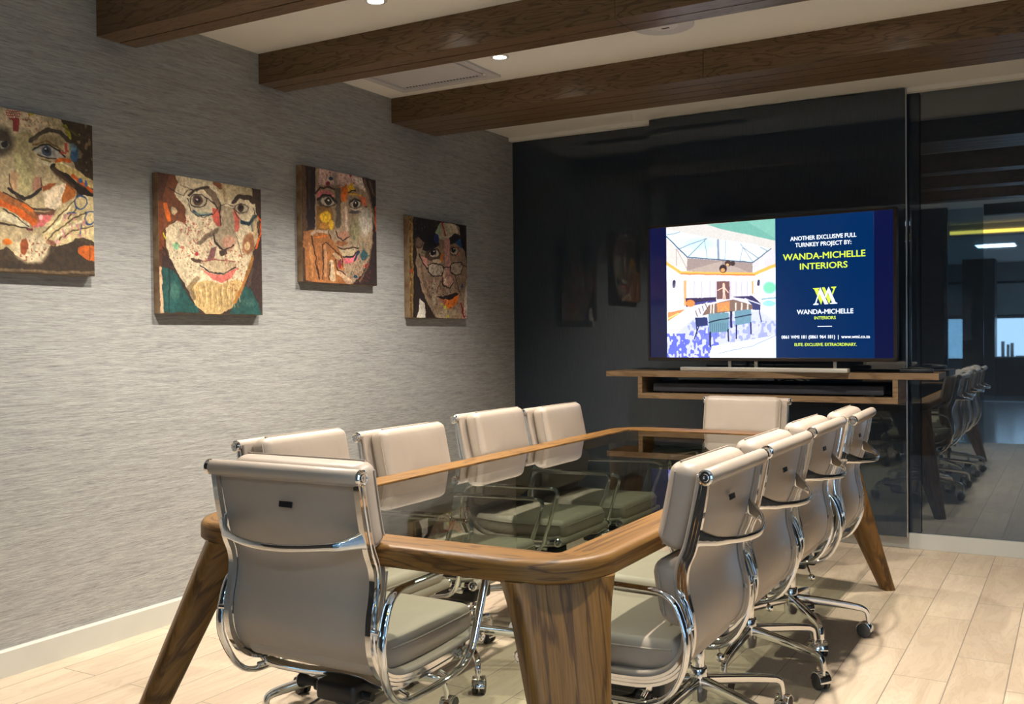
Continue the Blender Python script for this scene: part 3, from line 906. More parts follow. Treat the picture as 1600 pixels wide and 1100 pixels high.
    for ch in t.children:
        if ch.name.split('.')[0] in ('star_base', 'caster', 'column', 'gas_piston'): continue
        for o in (ch, *ch.children):
            for v in o.data.vertices:
                v.co = Vector((v.co.x * 1.03, v.co.y * 1.047, 1.25 - 1.047 * (1.25 - v.co.z)))
    return t

chair0 = make_chair()
BASE_PARTS = ('star_base', 'caster')
def dup_tree(o, parent):
    c = o.copy(); COL.objects.link(c); c.parent = parent
    for ch in o.children: dup_tree(ch, c)
    return c
def place(root, x, y, face, dz, leg_deg, label):
    """face = direction the sitter looks (radians from +Y, counter-clockwise); spin turns only the star base"""
    spin = math.radians(leg_deg) - 0.3
    root.location = (x, y, 0); root.rotation_euler = (0, 0, face)
    root['label'] = label; root['group'] = 'chairs around the conference table'
    for ch in root.children:
        if ch.name.split('.')[0] in BASE_PARTS:
            ch.matrix_local = Matrix.Rotation(spin - face, 4, 'Z') @ ch.matrix_local
        elif ch.name.split('.')[0] not in ('column',):
            ch.location.z += dz
def fresh():
    r = chair0.copy(); COL.objects.link(r)
    for ch in chair0.children: dup_tree(ch, r)
    return r
E_, W_, N_, S_ = -PI / 2, PI / 2, 0.0, PI
rad = math.radians
CH = [
 (-1.645, 2.052, N_, 0.018, 75, 'taupe leather chrome armed chair seen from behind at the near end of the table'),
 (-2.098, 2.583, E_, -0.015, -120, 'taupe chair at the left side of the table, partly hidden behind the nearest chair back'),
 (-2.040, 3.13, E_, -0.035, -45, 'taupe chair at the left side of the table, second from the near end'),
 (-2.080, 3.85, E_, -0.025, -10, 'taupe chair at the left side, below the portrait with low spectacles'),
 (-2.052, 4.41, E_, -0.038, 20, 'taupe chair at the left side farthest from the camera, next to the dark wall'),
 (-1.050, 2.458, W_, 0.0, 10, 'taupe chair at the right side nearest the camera, beside the wide table leg'),
 (-1.058, 3.009, W_, 0.0, -24, 'taupe chair at the right side, second from the camera'),
 (-1.074, 3.615, W_, 0.0, -18, 'taupe chair at the right side, third from the camera'),
 (-1.050, 4.130, W_ + 0.03, 0.0, 18, 'taupe chair at the right side farthest from the camera, by the slanting far table leg'),
 (-1.596, 5.07, S_, -0.035, 15, 'taupe chair at the far head of the table, facing the camera'),
]
roots = [chair0] + [fresh() for _ in CH[1:]]
for r, a in zip(roots, CH): place(r, *a)
for r in roots: r.scale = (0.95, 0.95, 1.0)

# ------------------------------------------------------------------ painter for canvases and the screen picture
def srgb(c):
    c = np.asarray(c, dtype=float) / 255.0
    return np.where(c <= 0.04045, c / 12.92, ((c + 0.055) / 1.055) ** 2.4)

class Painter:
    def __init__(s, w, h, quad, seed=1, warp=5.0):
        """quad: sketch coordinates of TL, TR, BR, BL"""
        s.w, s.h = w, h; s.rng = np.random.RandomState(seed)
        u, v = np.meshgrid((np.arange(w) + 0.5) / w, (np.arange(h) + 0.5) / h)
        TL, TR, BR, BL = [np.array(q, float) for q in quad]
        P = TL * ((1 - u) * (1 - v))[..., None] + TR * (u * (1 - v))[..., None] + BR * (u * v)[..., None] + BL * ((1 - u) * v)[..., None]
        s.u, s.v = u, v
        s.X = P[..., 0] + warp * (s.noise(18) - 0.5) * 2 + warp * 0.7 * (s.noise(50) - 0.5) * 2
        s.Y = P[..., 1] + warp * (s.noise(18) - 0.5) * 2 + warp * 0.7 * (s.noise(50) - 0.5) * 2
        s.img = np.zeros((h, w, 3))
    def noise(s, n, ny=None):
        ny = n if ny is None else ny
        g = s.rng.rand(ny + 2, n + 2)
        fx, fy = s.u * n, s.v * ny
        ix, iy = fx.astype(int), fy.astype(int); tx, ty = fx - ix, fy - iy
        tx = tx * tx * (3 - 2 * tx); ty = ty * ty * (3 - 2 * ty)
        return (g[iy, ix] * (1 - tx) + g[iy, ix + 1] * tx) * (1 - ty) + (g[iy + 1, ix] * (1 - tx) + g[iy + 1, ix + 1] * tx) * ty
    def fill(s, c): s.img[:] = c
    def blend(s, a, c):
        a = a[..., None]; s.img = s.img * (1 - a) + np.array(c, float) * a
    def poly(s, pts, c, alpha=1.0):
        X, Y = s.X, s.Y; ins = np.zeros(X.shape, bool); n = len(pts)
        for i in range(n):
            x0, y0 = pts[i]; x1, y1 = pts[(i + 1) % n]
            if y0 == y1: continue
            cond = ((y0 > Y) != (y1 > Y)) & (X < (x1 - x0) * (Y - y0) / (y1 - y0) + x0)
            ins ^= cond
        s.blend(ins * alpha, c)
    def ell(s, cx, cy, rx, ry, c, alpha=1.0, soft=0.15):
        d = np.sqrt(((s.X - cx) / rx) ** 2 + ((s.Y - cy) / ry) ** 2)
        s.blend(np.clip((1 - d) / soft + 0.5, 0, 1) * alpha, c)
    def line(s, pts, w, c, alpha=1.0):
        D = np.full(s.X.shape, 1e9)
        for (x0, y0), (x1, y1) in zip(pts, pts[1:]):
            dx, dy = x1 - x0, y1 - y0; L2 = dx * dx + dy * dy + 1e-9
            t = np.clip(((s.X - x0) * dx + (s.Y - y0) * dy) / L2, 0, 1)
            D = np.minimum(D, np.hypot(s.X - x0 - t * dx, s.Y - y0 - t * dy))
        s.blend(np.clip((w / 2 - D) / 2.5 + 0.5, 0, 1) * alpha, c)
    def ring(s, cx, cy, rx, ry, w, c):
        s.line([(cx + rx * math.cos(a * PI / 8), cy + ry * math.sin(a * PI / 8)) for a in range(17)], w, c)
    def speckle(s, c, thr, n, alpha=0.8, region=None):
        m = (s.noise(n) > thr)
        if region: x0, y0, x1, y1 = region; m &= (s.X > x0) & (s.X < x1) & (s.Y > y0) & (s.Y < y1)
        s.blend(m * alpha, c)
    def texture(s, amt=0.22):
        k = 1 + amt * (s.noise(60, 45) - 0.5) * 2 + amt * 0.9 * (s.noise(120) - 0.5) * 2 + amt * 0.6 * (s.noise(9) - 0.5) * 2
        s.img = np.clip(s.img * k[..., None], 0, 255)

def paint_mesh(name, P, width, height, mat, parent, origin, ex, ez, gain=1.0, power=1.0):
    """flat vertex grid carrying the painting; origin = top-left corner, ex to the right, ez up"""
    h, w = P.h, P.w
    verts = [tuple(Vector(origin) + Vector(ex) * (width * i / (w - 1)) - Vector(ez) * (height * j / (h - 1))) for j in range(h) for i in range(w)]
    faces = [(j * w + i, (j + 1) * w + i, (j + 1) * w + i + 1, j * w + i + 1) for j in range(h - 1) for i in range(w - 1)]
    me = bpy.data.meshes.new(name); me.from_pydata(verts, [], faces)
    ca = me.color_attributes.new('paint', 'FLOAT_COLOR', 'POINT')
    lin = srgb(P.img.reshape(-1, 3)) ** power * gain
    ca.data.foreach_set('color', np.concatenate([lin, np.ones((lin.shape[0], 1))], 1).astype(np.float32).ravel())
    me.materials.append(mat)
    o = bpy.data.objects.new(name, me); COL.objects.link(o); o.parent = parent
    return o
# ------------------------------------------------------------------ the four portrait canvases on the left wall
def cream_dots(P, col, region, thr=0.80, n=55, a=0.7): P.speckle(col, thr, n, a, region)

def portrait_a():
    P = Painter(250, 250, ((-353, 5), (543, 135), (563, 1030), (-353, 985)), 3, 5)
    P.fill((82, 68, 52))
    P.poly([(-400, -20), (0, 20), (330, 95), (385, 200), (400, 250), (450, 500), (430, 560), (300, 700), (265, 850), (200, 940), (120, 945), (60, 900), (0, 860), (-100, 900), (-400, 800)], (186, 170, 136))
    P.ell(60, 120, 190, 90, (208, 192, 164), 0.8, 0.6)
    P.line([(110, 250), (110, 480)], 120, (168, 158, 118), 0.7)
    P.line([(70, 330), (90, 480)], 40, (196, 190, 140), 0.7)
    P.poly([(330, 95), (545, 135), (552, 550), (480, 430), (425, 300), (385, 200)], (74, 62, 46))
    P.line([(365, 150), (392, 212)], 22, (158, 156, 40)); P.line([(350, 150), (430, 190), (450, 200)], 12, (110, 105, 40), 0.7)
    P.speckle((150, 130, 100), 0.72, 40, 0.8, (440, 120, 560, 420))
    P.poly([(-10, 20), (95, 45), (85, 110), (72, 190), (45, 188), (40, 130), (0, 95)], (146, 52, 52), 0.85)
    for i in range(9):
        for j in range(6): P.ell(0 + i * 11 + (j % 2) * 5, 42 + j * 13, 4, 4.5, (214, 196, 170))
    P.ell(145, 80, 18, 16, (168, 165, 50)); P.speckle((150, 80, 50), 0.74, 60, 0.8, (100, 70, 170, 160))
    P.speckle((150, 110, 85), 0.80, 90, 0.6, (100, 80, 330, 260))
    # left eye shadow
    P.ell(-30, 255, 80, 80, (74, 66, 56), 0.9, 0.5); P.ell(-20, 270, 40, 24, (150, 146, 130)); P.ell(-5, 268, 20, 22, (40, 40, 44))
    # brow, eye
    P.line([(150, 242), (200, 195), (260, 175), (330, 185), (400, 240)], 26, (66, 58, 50), 0.85)
    P.ell(265, 235, 90, 28, (150, 135, 105), 0.8, 0.5)
    P.line([(165, 265), (240, 240), (310, 262), (360, 305)], 9, (130, 100, 52))
    P.poly([(165, 295), (200, 270), (260, 262), (320, 290), (360, 325), (290, 335), (220, 332)], (176, 172, 162))
    P.ell(248, 297, 31, 31, (74, 86, 104)); P.ell(250, 296, 15, 15, (28, 28, 34)); P.ell(242, 288, 5, 5, (225, 225, 225))
    P.line([(162, 292), (205, 265), (262, 258), (320, 286), (365, 328)], 10, (44, 38, 34))
    P.line([(190, 320), (240, 338), (300, 335)], 7, (70, 58, 48))
    P.line([(195, 350), (260, 372), (330, 350)], 20, (206, 196, 164)); P.line([(210, 345), (270, 355)], 8, (140, 116, 70))
    P.speckle((190, 70, 60), 0.66, 60, 0.8, (330, 240, 400, 310)); P.ell(425, 310, 26, 46, (62, 112, 150), 0.85); P.ell(410, 270, 24, 26, (120, 160, 175), 0.7)
    # upper hand (forefinger below the eye)
    P.line([(290, 385), (400, 470), (500, 545), (560, 585)], 46, (44, 34, 26))
    P.line([(320, 375), (430, 420), (550, 490)], 44, (200, 180, 126)); P.line([(320, 360), (400, 385)], 10, (226, 214, 170))
    P.line([(305, 350), (345, 342), (400, 352)], 22, (204, 112, 42)); P.line([(410, 435), (470, 470), (545, 530)], 20, (204, 106, 40))
    P.ell(466, 460, 12, 14, (60, 100, 150)); P.ell(500, 478, 10, 22, (70, 106, 150)); P.line([(300, 385), (340, 415)], 5, (60, 45, 32))
    # nose
    P.ell(50, 480, 34, 60, (184, 152, 118)); P.ell(185, 495, 28, 48, (176, 134, 112)); P.ell(110, 490, 50, 70, (186, 176, 132), 0.8, 0.5)
    P.line([(20, 440), (15, 490), (35, 525)], 6, (70, 52, 40)); P.line([(205, 455), (215, 500), (200, 530)], 7, (80, 58, 44))
    P.line([(10, 525), (60, 555), (105, 580), (150, 560), (205, 520)], 20, (48, 40, 34)); P.line([(60, 560), (110, 620), (180, 640), (300, 636)], 16, (84, 70, 56), 0.9)
    # cheek patches
    P.poly([(220, 540), (300, 500), (365, 478), (372, 520), (338, 598), (300, 640), (235, 622)], (216, 200, 172))
    P.poly([(372, 478), (432, 520), (430, 550), (352, 600), (338, 590)], (172, 108, 54))
    P.poly([(212, 505), (250, 482), (306, 478), (285, 500), (260, 515), (222, 530)], (148, 88, 50))
    P.line([(290, 400), (340, 450), (410, 500)], 34, (110, 84, 60), 0.6)
    # lips
    P.poly([(120, 640), (200, 658), (300, 640), (290, 668), (180, 680)], (120, 84, 66))
    P.poly([(160, 690), (190, 674), (285, 664), (262, 705), (215, 742), (150, 745)], (198, 114, 112)); P.ell(205, 688, 12, 16, (228, 190, 184))
    P.line([(150, 752), (120, 748)], 14, (120, 44, 60))
    # left hand fingers
    P.line([(-200, 540), (-20, 575), (100, 640), (165, 700)], 62, (170, 112, 66)); P.line([(-60, 590), (60, 650), (160, 712)], 38, (212, 112, 40))
    P.line([(100, 618), (150, 640)], 26, (222, 124, 48)); P.line([(-200, 680), (0, 680), (110, 725)], 50, (216, 206, 176))
    P.line([(-20, 545), (100, 600), (180, 640)], 6, (56, 42, 32)); P.line([(-20, 640), (80, 700), (130, 735)], 6, (60, 46, 34)); P.line([(-40, 720), (60, 740), (120, 745)], 9, (60, 48, 36))
    # right hand
    P.poly([(425, 560), (480, 548), (555, 560), (565, 830), (520, 808), (480, 796), (420, 806), (350, 845), (290, 848), (232, 845), (215, 780), (270, 700), (340, 630)], (202, 186, 144))
    for L in ([(425, 570), (340, 660), (225, 775)], [(500, 650), (410, 690), (290, 770), (235, 830)], [(545, 730), (430, 755), (330, 800), (290, 845)], [(440, 620), (380, 690)]): P.line(L, 8, (84, 66, 44))
    P.line([(400, 610), (330, 700), (260, 760)], 14, (226, 214, 176)); P.line([(470, 700), (380, 740), (300, 800)], 14, (224, 212, 180))
    P.ring(462, 590, 42, 40, 9, (52, 84, 128)); P.ring(528, 680, 34, 38, 8, (58, 92, 140)); P.line([(380, 660), (430, 655)], 12, (52, 86, 130)); P.line([(470, 720), (462, 790)], 8, (56, 100, 130))
    P.speckle((196, 140, 140), 0.7, 60, 0.8, (340, 660, 500, 800)); P.ell(262, 832, 32, 16, (150, 104, 80)); P.ell(310, 825, 22, 14, (214, 170, 160))
    # chin and dark bottom
    P.poly([(-400, 960), (0, 930), (60, 950), (130, 955), (220, 945), (270, 900), (300, 860), (430, 812), (520, 830), (570, 1040), (-400, 1000)], (70, 58, 46))
    P.ell(155, 868, 100, 82, (204, 190, 160), 1, 0.3); P.ell(104, 855, 24, 44, (150, 88, 50)); P.ell(5, 830, 26, 20, (212, 124, 44)); P.speckle((140, 70, 40), 0.75, 80, 0.7, (80, 800, 240, 940))
    P.poly([(440, 862), (500, 842), (562, 850), (563, 948), (505, 932), (445, 900)], (186, 104, 42)); P.line([(525, 850), (530, 940)], 5, (90, 60, 36))
    P.line([(-350, 985), (563, 1008)], 16, (150, 128, 96), 0.6)
    P.texture(0.11); return P

def portrait_b():
    P = Painter(250, 250, ((78, 45), (780, 158), (800, 1015), (80, 1015)), 5, 5)
    P.fill((74, 58, 50))
    P.poly([(78, 45), (150, 60), (150, 700), (80, 700)], (96, 62, 44)); P.line([(88, 260), (92, 560)], 40, (140, 80, 44), 0.8)
    P.poly([(190, 60), (470, 95), (720, 150), (745, 250), (765, 340), (745, 520), (705, 640), (650, 780), (570, 870), (545, 965), (480, 1018), (380, 1018), (300, 930), (210, 780), (150, 640), (120, 560), (128, 420), (180, 390), (250, 330), (205, 230), (165, 150)], (206, 192, 164))
    P.poly([(420, 90), (720, 150), (740, 240), (600, 200), (500, 250), (470, 180)], (190, 174, 142)); P.line([(450, 110), (480, 140)], 40, (134, 88, 58))
    P.poly([(150, 60), (185, 70), (200, 110), (185, 190), (230, 260), (252, 300), (250, 395), (185, 370), (140, 420), (110, 440), (105, 230)], (128, 82, 54)); P.ell(175, 310, 18, 26, (205, 185, 150)); P.line([(120, 270), (148, 370)], 24, (222, 122, 46))
    P.poly([(712, 148), (785, 160), (792, 345), (745, 335), (735, 260), (715, 215)], (80, 66, 58))
    P.poly([(745, 560), (800, 380), (802, 1015), (765, 930), (665, 815), (715, 640)], (72, 56, 52)); P.line([(720, 700), (690, 820)], 20, (104, 88, 80), 0.7)
    # shirt
    P.poly([(98, 660), (130, 700), (180, 720), (225, 830), (335, 960), (335, 1005), (105, 1010)], (42, 88, 84)); P.ell(170, 860, 40, 60, (92, 126, 116), 0.6, 0.6); P.line([(140, 700), (140, 1000)], 8, (34, 62, 62))
    P.poly([(655, 820), (700, 835), (760, 930), (795, 1012), (545, 1012), (600, 900)], (46, 88, 84)); P.ell(690, 930, 50, 30, (84, 116, 108), 0.6, 0.6)
    P.line([(100, 560), (140, 640), (190, 740), (300, 940)], 12, (60, 46, 42)); P.poly([(98, 600), (140, 640), (180, 720), (100, 690)], (70, 52, 48))
    P.line([(85, 700), (95, 1010)], 22, (200, 170, 140))
    # beard
    P.poly([(268, 800), (400, 785), (480, 805), (600, 770), (655, 790), (570, 960), (480, 1016), (380, 1016), (300, 930)], (190, 166, 120))
    for i in range(26):
        x = 290 + i * 13; P.line([(x, 800 + (i * 37 % 50)), (x + 12, 900 + (i * 53 % 100))], 5, [(150, 120, 78), (216, 198, 156), (170, 140, 90)][i % 3], 0.8)
    P.line([(320, 770), (262, 850), (300, 900)], 34, (110, 92, 66), 0.6)
    # forehead shade and brows
    P.line([(390, 150), (440, 200), (475, 280)], 40, (110, 92, 74), 0.8); P.line([(272, 200), (320, 160), (400, 140)], 22, (76, 62, 52)); P.line([(215, 130), (330, 175)], 5, (120, 100, 80))
    P.line([(575, 245), (610, 205), (700, 215), (730, 245)], 30, (78, 64, 54)); P.line([(500, 130), (520, 240)], 26, (170, 150, 116), 0.7)
    # eyes
    P.ell(345, 250, 80, 62, (182, 170, 146), 1, 0.3); P.ell(330, 235, 32, 38, (96, 74, 62)); P.ell(330, 235, 18, 20, (34, 28, 26)); P.ell(325, 228, 6, 6, (210, 190, 190))
    P.ring(335, 238, 58, 46, 7, (60, 48, 42)); P.line([(380, 210), (440, 250), (470, 300)], 10, (66, 54, 48))
    P.ell(640, 288, 62, 40, (186, 174, 152), 1, 0.3); P.ell(630, 285, 24, 28, (84, 68, 58)); P.ell(630, 284, 13, 15, (30, 26, 24)); P.ring(636, 288, 50, 32, 6, (58, 48, 42))
    P.line([(300, 305), (350, 342), (425, 325)], 14, (46, 72, 92)); P.line([(640, 378), (700, 392), (738, 345)], 24, (40, 74, 88)); P.line([(725, 340), (715, 440)], 18, (92, 100, 92), 0.8)
    P.ell(355, 325, 60, 14, (150, 165, 140), 0.6)
    # nose
    P.poly([(488, 265), (575, 285), (590, 420), (602, 520), (560, 572), (520, 580), (460, 520), (440, 440), (480, 400)], (170, 156, 132))
    P.poly([(425, 280), (490, 300), (488, 410), (455, 412), (430, 350)], (196, 104, 90)); P.poly([(578, 285), (625, 350), (612, 440), (585, 450)], (198, 112, 98)); P.line([(480, 270), (488, 400)], 10, (74, 58, 50))
    P.ell(545, 520, 48, 50, (196, 150, 128), 0.8, 0.5); P.line([(438, 455), (450, 520), (505, 575), (580, 540)], 12, (66, 50, 44)); P.ell(505, 590, 28, 22, (84, 66, 58))
    P.line([(340, 528), (390, 480), (455, 440)], 32, (102, 90, 76), 0.75)
    P.poly([(425, 555), (466, 540), (430, 645), (388, 645)], (132, 98, 98))
    # glasses
    for L in ([(150, 152), (195, 185), (240, 200), (255, 165), (330, 160)], [(262, 225), (285, 310), (360, 355), (435, 330), (482, 265), (470, 222)], [(482, 268), (525, 256), (575, 275)], [(575, 285), (610, 350), (690, 405), (738, 350), (725, 285)], [(745, 335), (785, 345)]): P.line(L, 5, (52, 44, 42))
    # mouth
    P.line([(292, 640), (350, 655)], 26, (84, 66, 56)); P.poly([(340, 655), (460, 640), (600, 660), (580, 715), (490, 740), (400, 715)], (184, 168, 140))
    P.line([(350, 650), (460, 636), (590, 655)], 9, (150, 92, 82)); P.poly([(340, 695), (400, 730), (500, 748), (610, 690), (560, 772), (490, 798), (420, 770)], (202, 118, 108)); P.line([(340, 680), (400, 722), (500, 740), (595, 690)], 9, (56, 44, 46))
    # ear / cheek colour
    P.ell(690, 530, 46, 72, (150, 104, 72), 0.9, 0.3); P.ell(680, 540, 22, 30, (206, 180, 140)); P.ell(745, 440, 24, 90, (188, 168, 136), 1, 0.3); P.line([(755, 345), (788, 372), (775, 470), (745, 560)], 12, (220, 106, 40)); P.line([(760, 380), (765, 480)], 8, (84, 60, 48))
    P.line([(720, 620), (690, 720), (640, 830), (590, 930)], 24, (170, 124, 66)); P.line([(150, 640), (210, 780), (300, 930)], 7, (70, 56, 50))
    P.line([(600, 480), (640, 620)], 6, (120, 100, 80))
    P.ell(185, 545, 20, 24, (146, 192, 152)); P.ell(322, 600, 10, 14, (180, 60, 70)); P.line([(108, 460), (122, 500)], 8, (190, 190, 60))
    P.speckle((170, 90, 80), 0.78, 90, 0.7, (200, 340, 440, 640)); P.speckle((150, 90, 60), 0.74, 90, 0.7, (520, 560, 660, 860)); P.speckle((110, 80, 60), 0.84, 100, 0.7, (160, 380, 420, 780))
    P.texture(0.11); return P

def portrait_c():
    P = Painter(250, 250, ((92, 70), (697, 210), (700, 1047), (102, 1000)), 7, 5)
    P.fill((62, 50, 46))
    P.poly([(90, 60), (128, 80), (135, 560), (105, 700)], (112, 86, 62)); P.poly([(125, 85), (200, 100), (195, 560), (150, 590), (130, 500)], (52, 40, 44)); P.line([(150, 120), (150, 420)], 14, (90, 66, 44))
    P.poly([(200, 95), (400, 125), (575, 180), (615, 260), (645, 360), (660, 480), (665, 680), (640, 820), (560, 960), (480, 1030), (300, 1020), (200, 800), (190, 600), (195, 420), (195, 250)], (164, 144, 120))
    P.poly([(240, 105), (400, 130), (575, 190), (600, 285), (500, 250), (400, 260), (350, 230), (210, 235)], (206, 178, 166)); P.poly([(500, 180), (575, 190), (600, 300), (540, 250)], (222, 210, 196))
    P.line([(372, 260), (380, 400), (372, 560)], 44, (88, 80, 68), 0.75); P.line([(350, 150), (360, 250)], 30, (150, 142, 124), 0.7)
    P.poly([(208, 300), (240, 274), (300, 278), (345, 310), (340, 330), (270, 312), (215, 345)], (208, 132, 130))
    P.poly([(445, 250), (495, 222), (512, 280), (455, 295)], (222, 182, 48)); P.poly([(400, 275), (445, 225), (455, 300), (440, 370), (400, 380)], (214, 124, 48)); P.line([(385, 250), (440, 300)], 12, (210, 120, 60))
    P.poly([(205, 400), (330, 420), (345, 590), (200, 595)], (150, 112, 62)); P.ell(275, 490, 42, 44, (222, 182, 50), 1, 0.3); P.ell(320, 552, 20, 42, (216, 176, 56)); P.ell(260, 560, 40, 26, (190, 140, 62))
    # nose
    P.line([(425, 400), (430, 620)], 66, (172, 150, 126)); P.line([(435, 420), (440, 600)], 22, (206, 186, 166)); P.ell(425, 640, 52, 34, (182, 138, 116)); P.line([(358, 600), (372, 650), (420, 678), (470, 645)], 9, (60, 44, 38)); P.line([(470, 560), (478, 640)], 14, (100, 84, 66), 0.8)
    # eyes
    P.ell(292, 368, 74, 48, (104, 88, 74)); P.ell(295, 366, 56, 34, (196, 186, 168)); P.ell(298, 365, 27, 30, (48, 36, 30)); P.ell(300, 355, 7, 7, (230, 230, 225)); P.line([(212, 352), (255, 318), (318, 320), (362, 380)], 15, (40, 32, 30)); P.line([(235, 400), (300, 410), (350, 395)], 6, (70, 56, 48))
    P.line([(198, 298), (235, 258), (300, 250), (348, 272)], 15, (72, 52, 42))
    P.ell(515, 390, 62, 42, (120, 104, 86)); P.ell(515, 393, 46, 30, (196, 186, 168)); P.ell(518, 392, 23, 28, (44, 34, 30)); P.ell(520, 384, 6, 6, (230, 230, 225)); P.line([(468, 378), (510, 352), (560, 375), (612, 418)], 11, (42, 34, 30)); P.line([(478, 430), (520, 442), (570, 430)], 12, (196, 188, 170)); P.ell(520, 460, 55, 12, (96, 86, 88))
    P.poly([(545, 325), (610, 345), (618, 412), (585, 408), (560, 370)], (208, 124, 84)); P.line([(455, 302), (482, 286), (518, 290)], 10, (44, 34, 32)); P.line([(470, 315), (560, 325)], 14, (216, 172, 66))
    P.ell(600, 540, 62, 110, (190, 182, 168), 1, 0.5); P.ell(510, 600, 44, 100, (138, 136, 104), 0.7, 0.6)
    # mouth
    P.ell(400, 700, 50, 20, (150, 104, 70)); P.poly([(360, 735), (420, 752), (530, 742), (490, 810), (420, 822), (380, 780)], (186, 170, 140)); P.line([(358, 728), (420, 750), (535, 738)], 12, (84, 56, 44))
    P.poly([(408, 820), (480, 822), (545, 765), (525, 835), (460, 868), (412, 858)], (206, 116, 126)); P.line([(405, 812), (485, 812), (540, 762)], 12, (50, 38, 40))
    # hand
    P.poly([(105, 600), (200, 588), (290, 620), (345, 700), (400, 780), (420, 880), (400, 915), (440, 960), (500, 1035), (200, 1010), (108, 985)], (166, 116, 72))
    P.line([(170, 622), (200, 600), (300, 612)], 22, (190, 168, 146)); P.line([(180, 650), (300, 636)], 10, (214, 126, 54)); P.line([(320, 850), (330, 990)], 40, (200, 178, 146)); P.line([(345, 790), (395, 845)], 26, (198, 172, 138)); P.line([(150, 700), (180, 960)], 20, (190, 140, 90)); P.line([(270, 720), (275, 960)], 20, (186, 144, 108)); P.line([(380, 930), (460, 1010)], 40, (204, 176, 146))
    for L in ([(168, 640), (190, 780), (225, 985)], [(245, 705), (255, 830), (250, 985)], [(250, 715), (275, 688), (330, 740), (395, 800), (412, 905)], [(310, 850), (300, 985)], [(350, 830), (368, 905), (430, 955)], [(300, 600), (312, 660)]): P.line(L, 8, (62, 44, 34))
    P.line([(385, 850), (412, 910)], 12, (208, 112, 46)); P.ell(385, 865, 12, 34, (150, 60, 76))
    P.line([(105, 740), (115, 1000)], 24, (70, 50, 36), 0.8)
    # hair over the right side, dabs
    P.poly([(575, 180), (697, 212), (700, 1047), (560, 1040), (640, 900), (675, 760), (672, 520), (650, 380), (610, 280)], (60, 48, 46)); P.line([(600, 205), (655, 400), (690, 580)], 14, (132, 112, 94)); P.line([(640, 220), (680, 330)], 16, (110, 90, 70)); P.line([(692, 420), (694, 610)], 10, (222, 106, 44)); P.line([(665, 700), (620, 880), (550, 1010)], 12, (120, 100, 76))
    P.line([(505, 835), (545, 772)], 16, (40, 76, 96)); P.ell(585, 800, 26, 42, (50, 92, 104), 0.85); P.ell(515, 970, 18, 12, (40, 86, 110)); P.ell(318, 185, 18, 15, (44, 78, 104)); P.ell(295, 228, 18, 16, (140, 52, 66)); P.ell(600, 885, 12, 16, (150, 60, 66)); P.ell(482, 165, 9, 10, (170, 50, 60))
    P.speckle((150, 60, 60), 0.82, 90, 0.7, (380, 830, 640, 1030)); P.speckle((120, 80, 70), 0.8, 90, 0.6, (210, 110, 600, 260)); P.speckle((70, 110, 110), 0.78, 50, 0.6, (470, 660, 640, 960))
    P.texture(0.11); return P

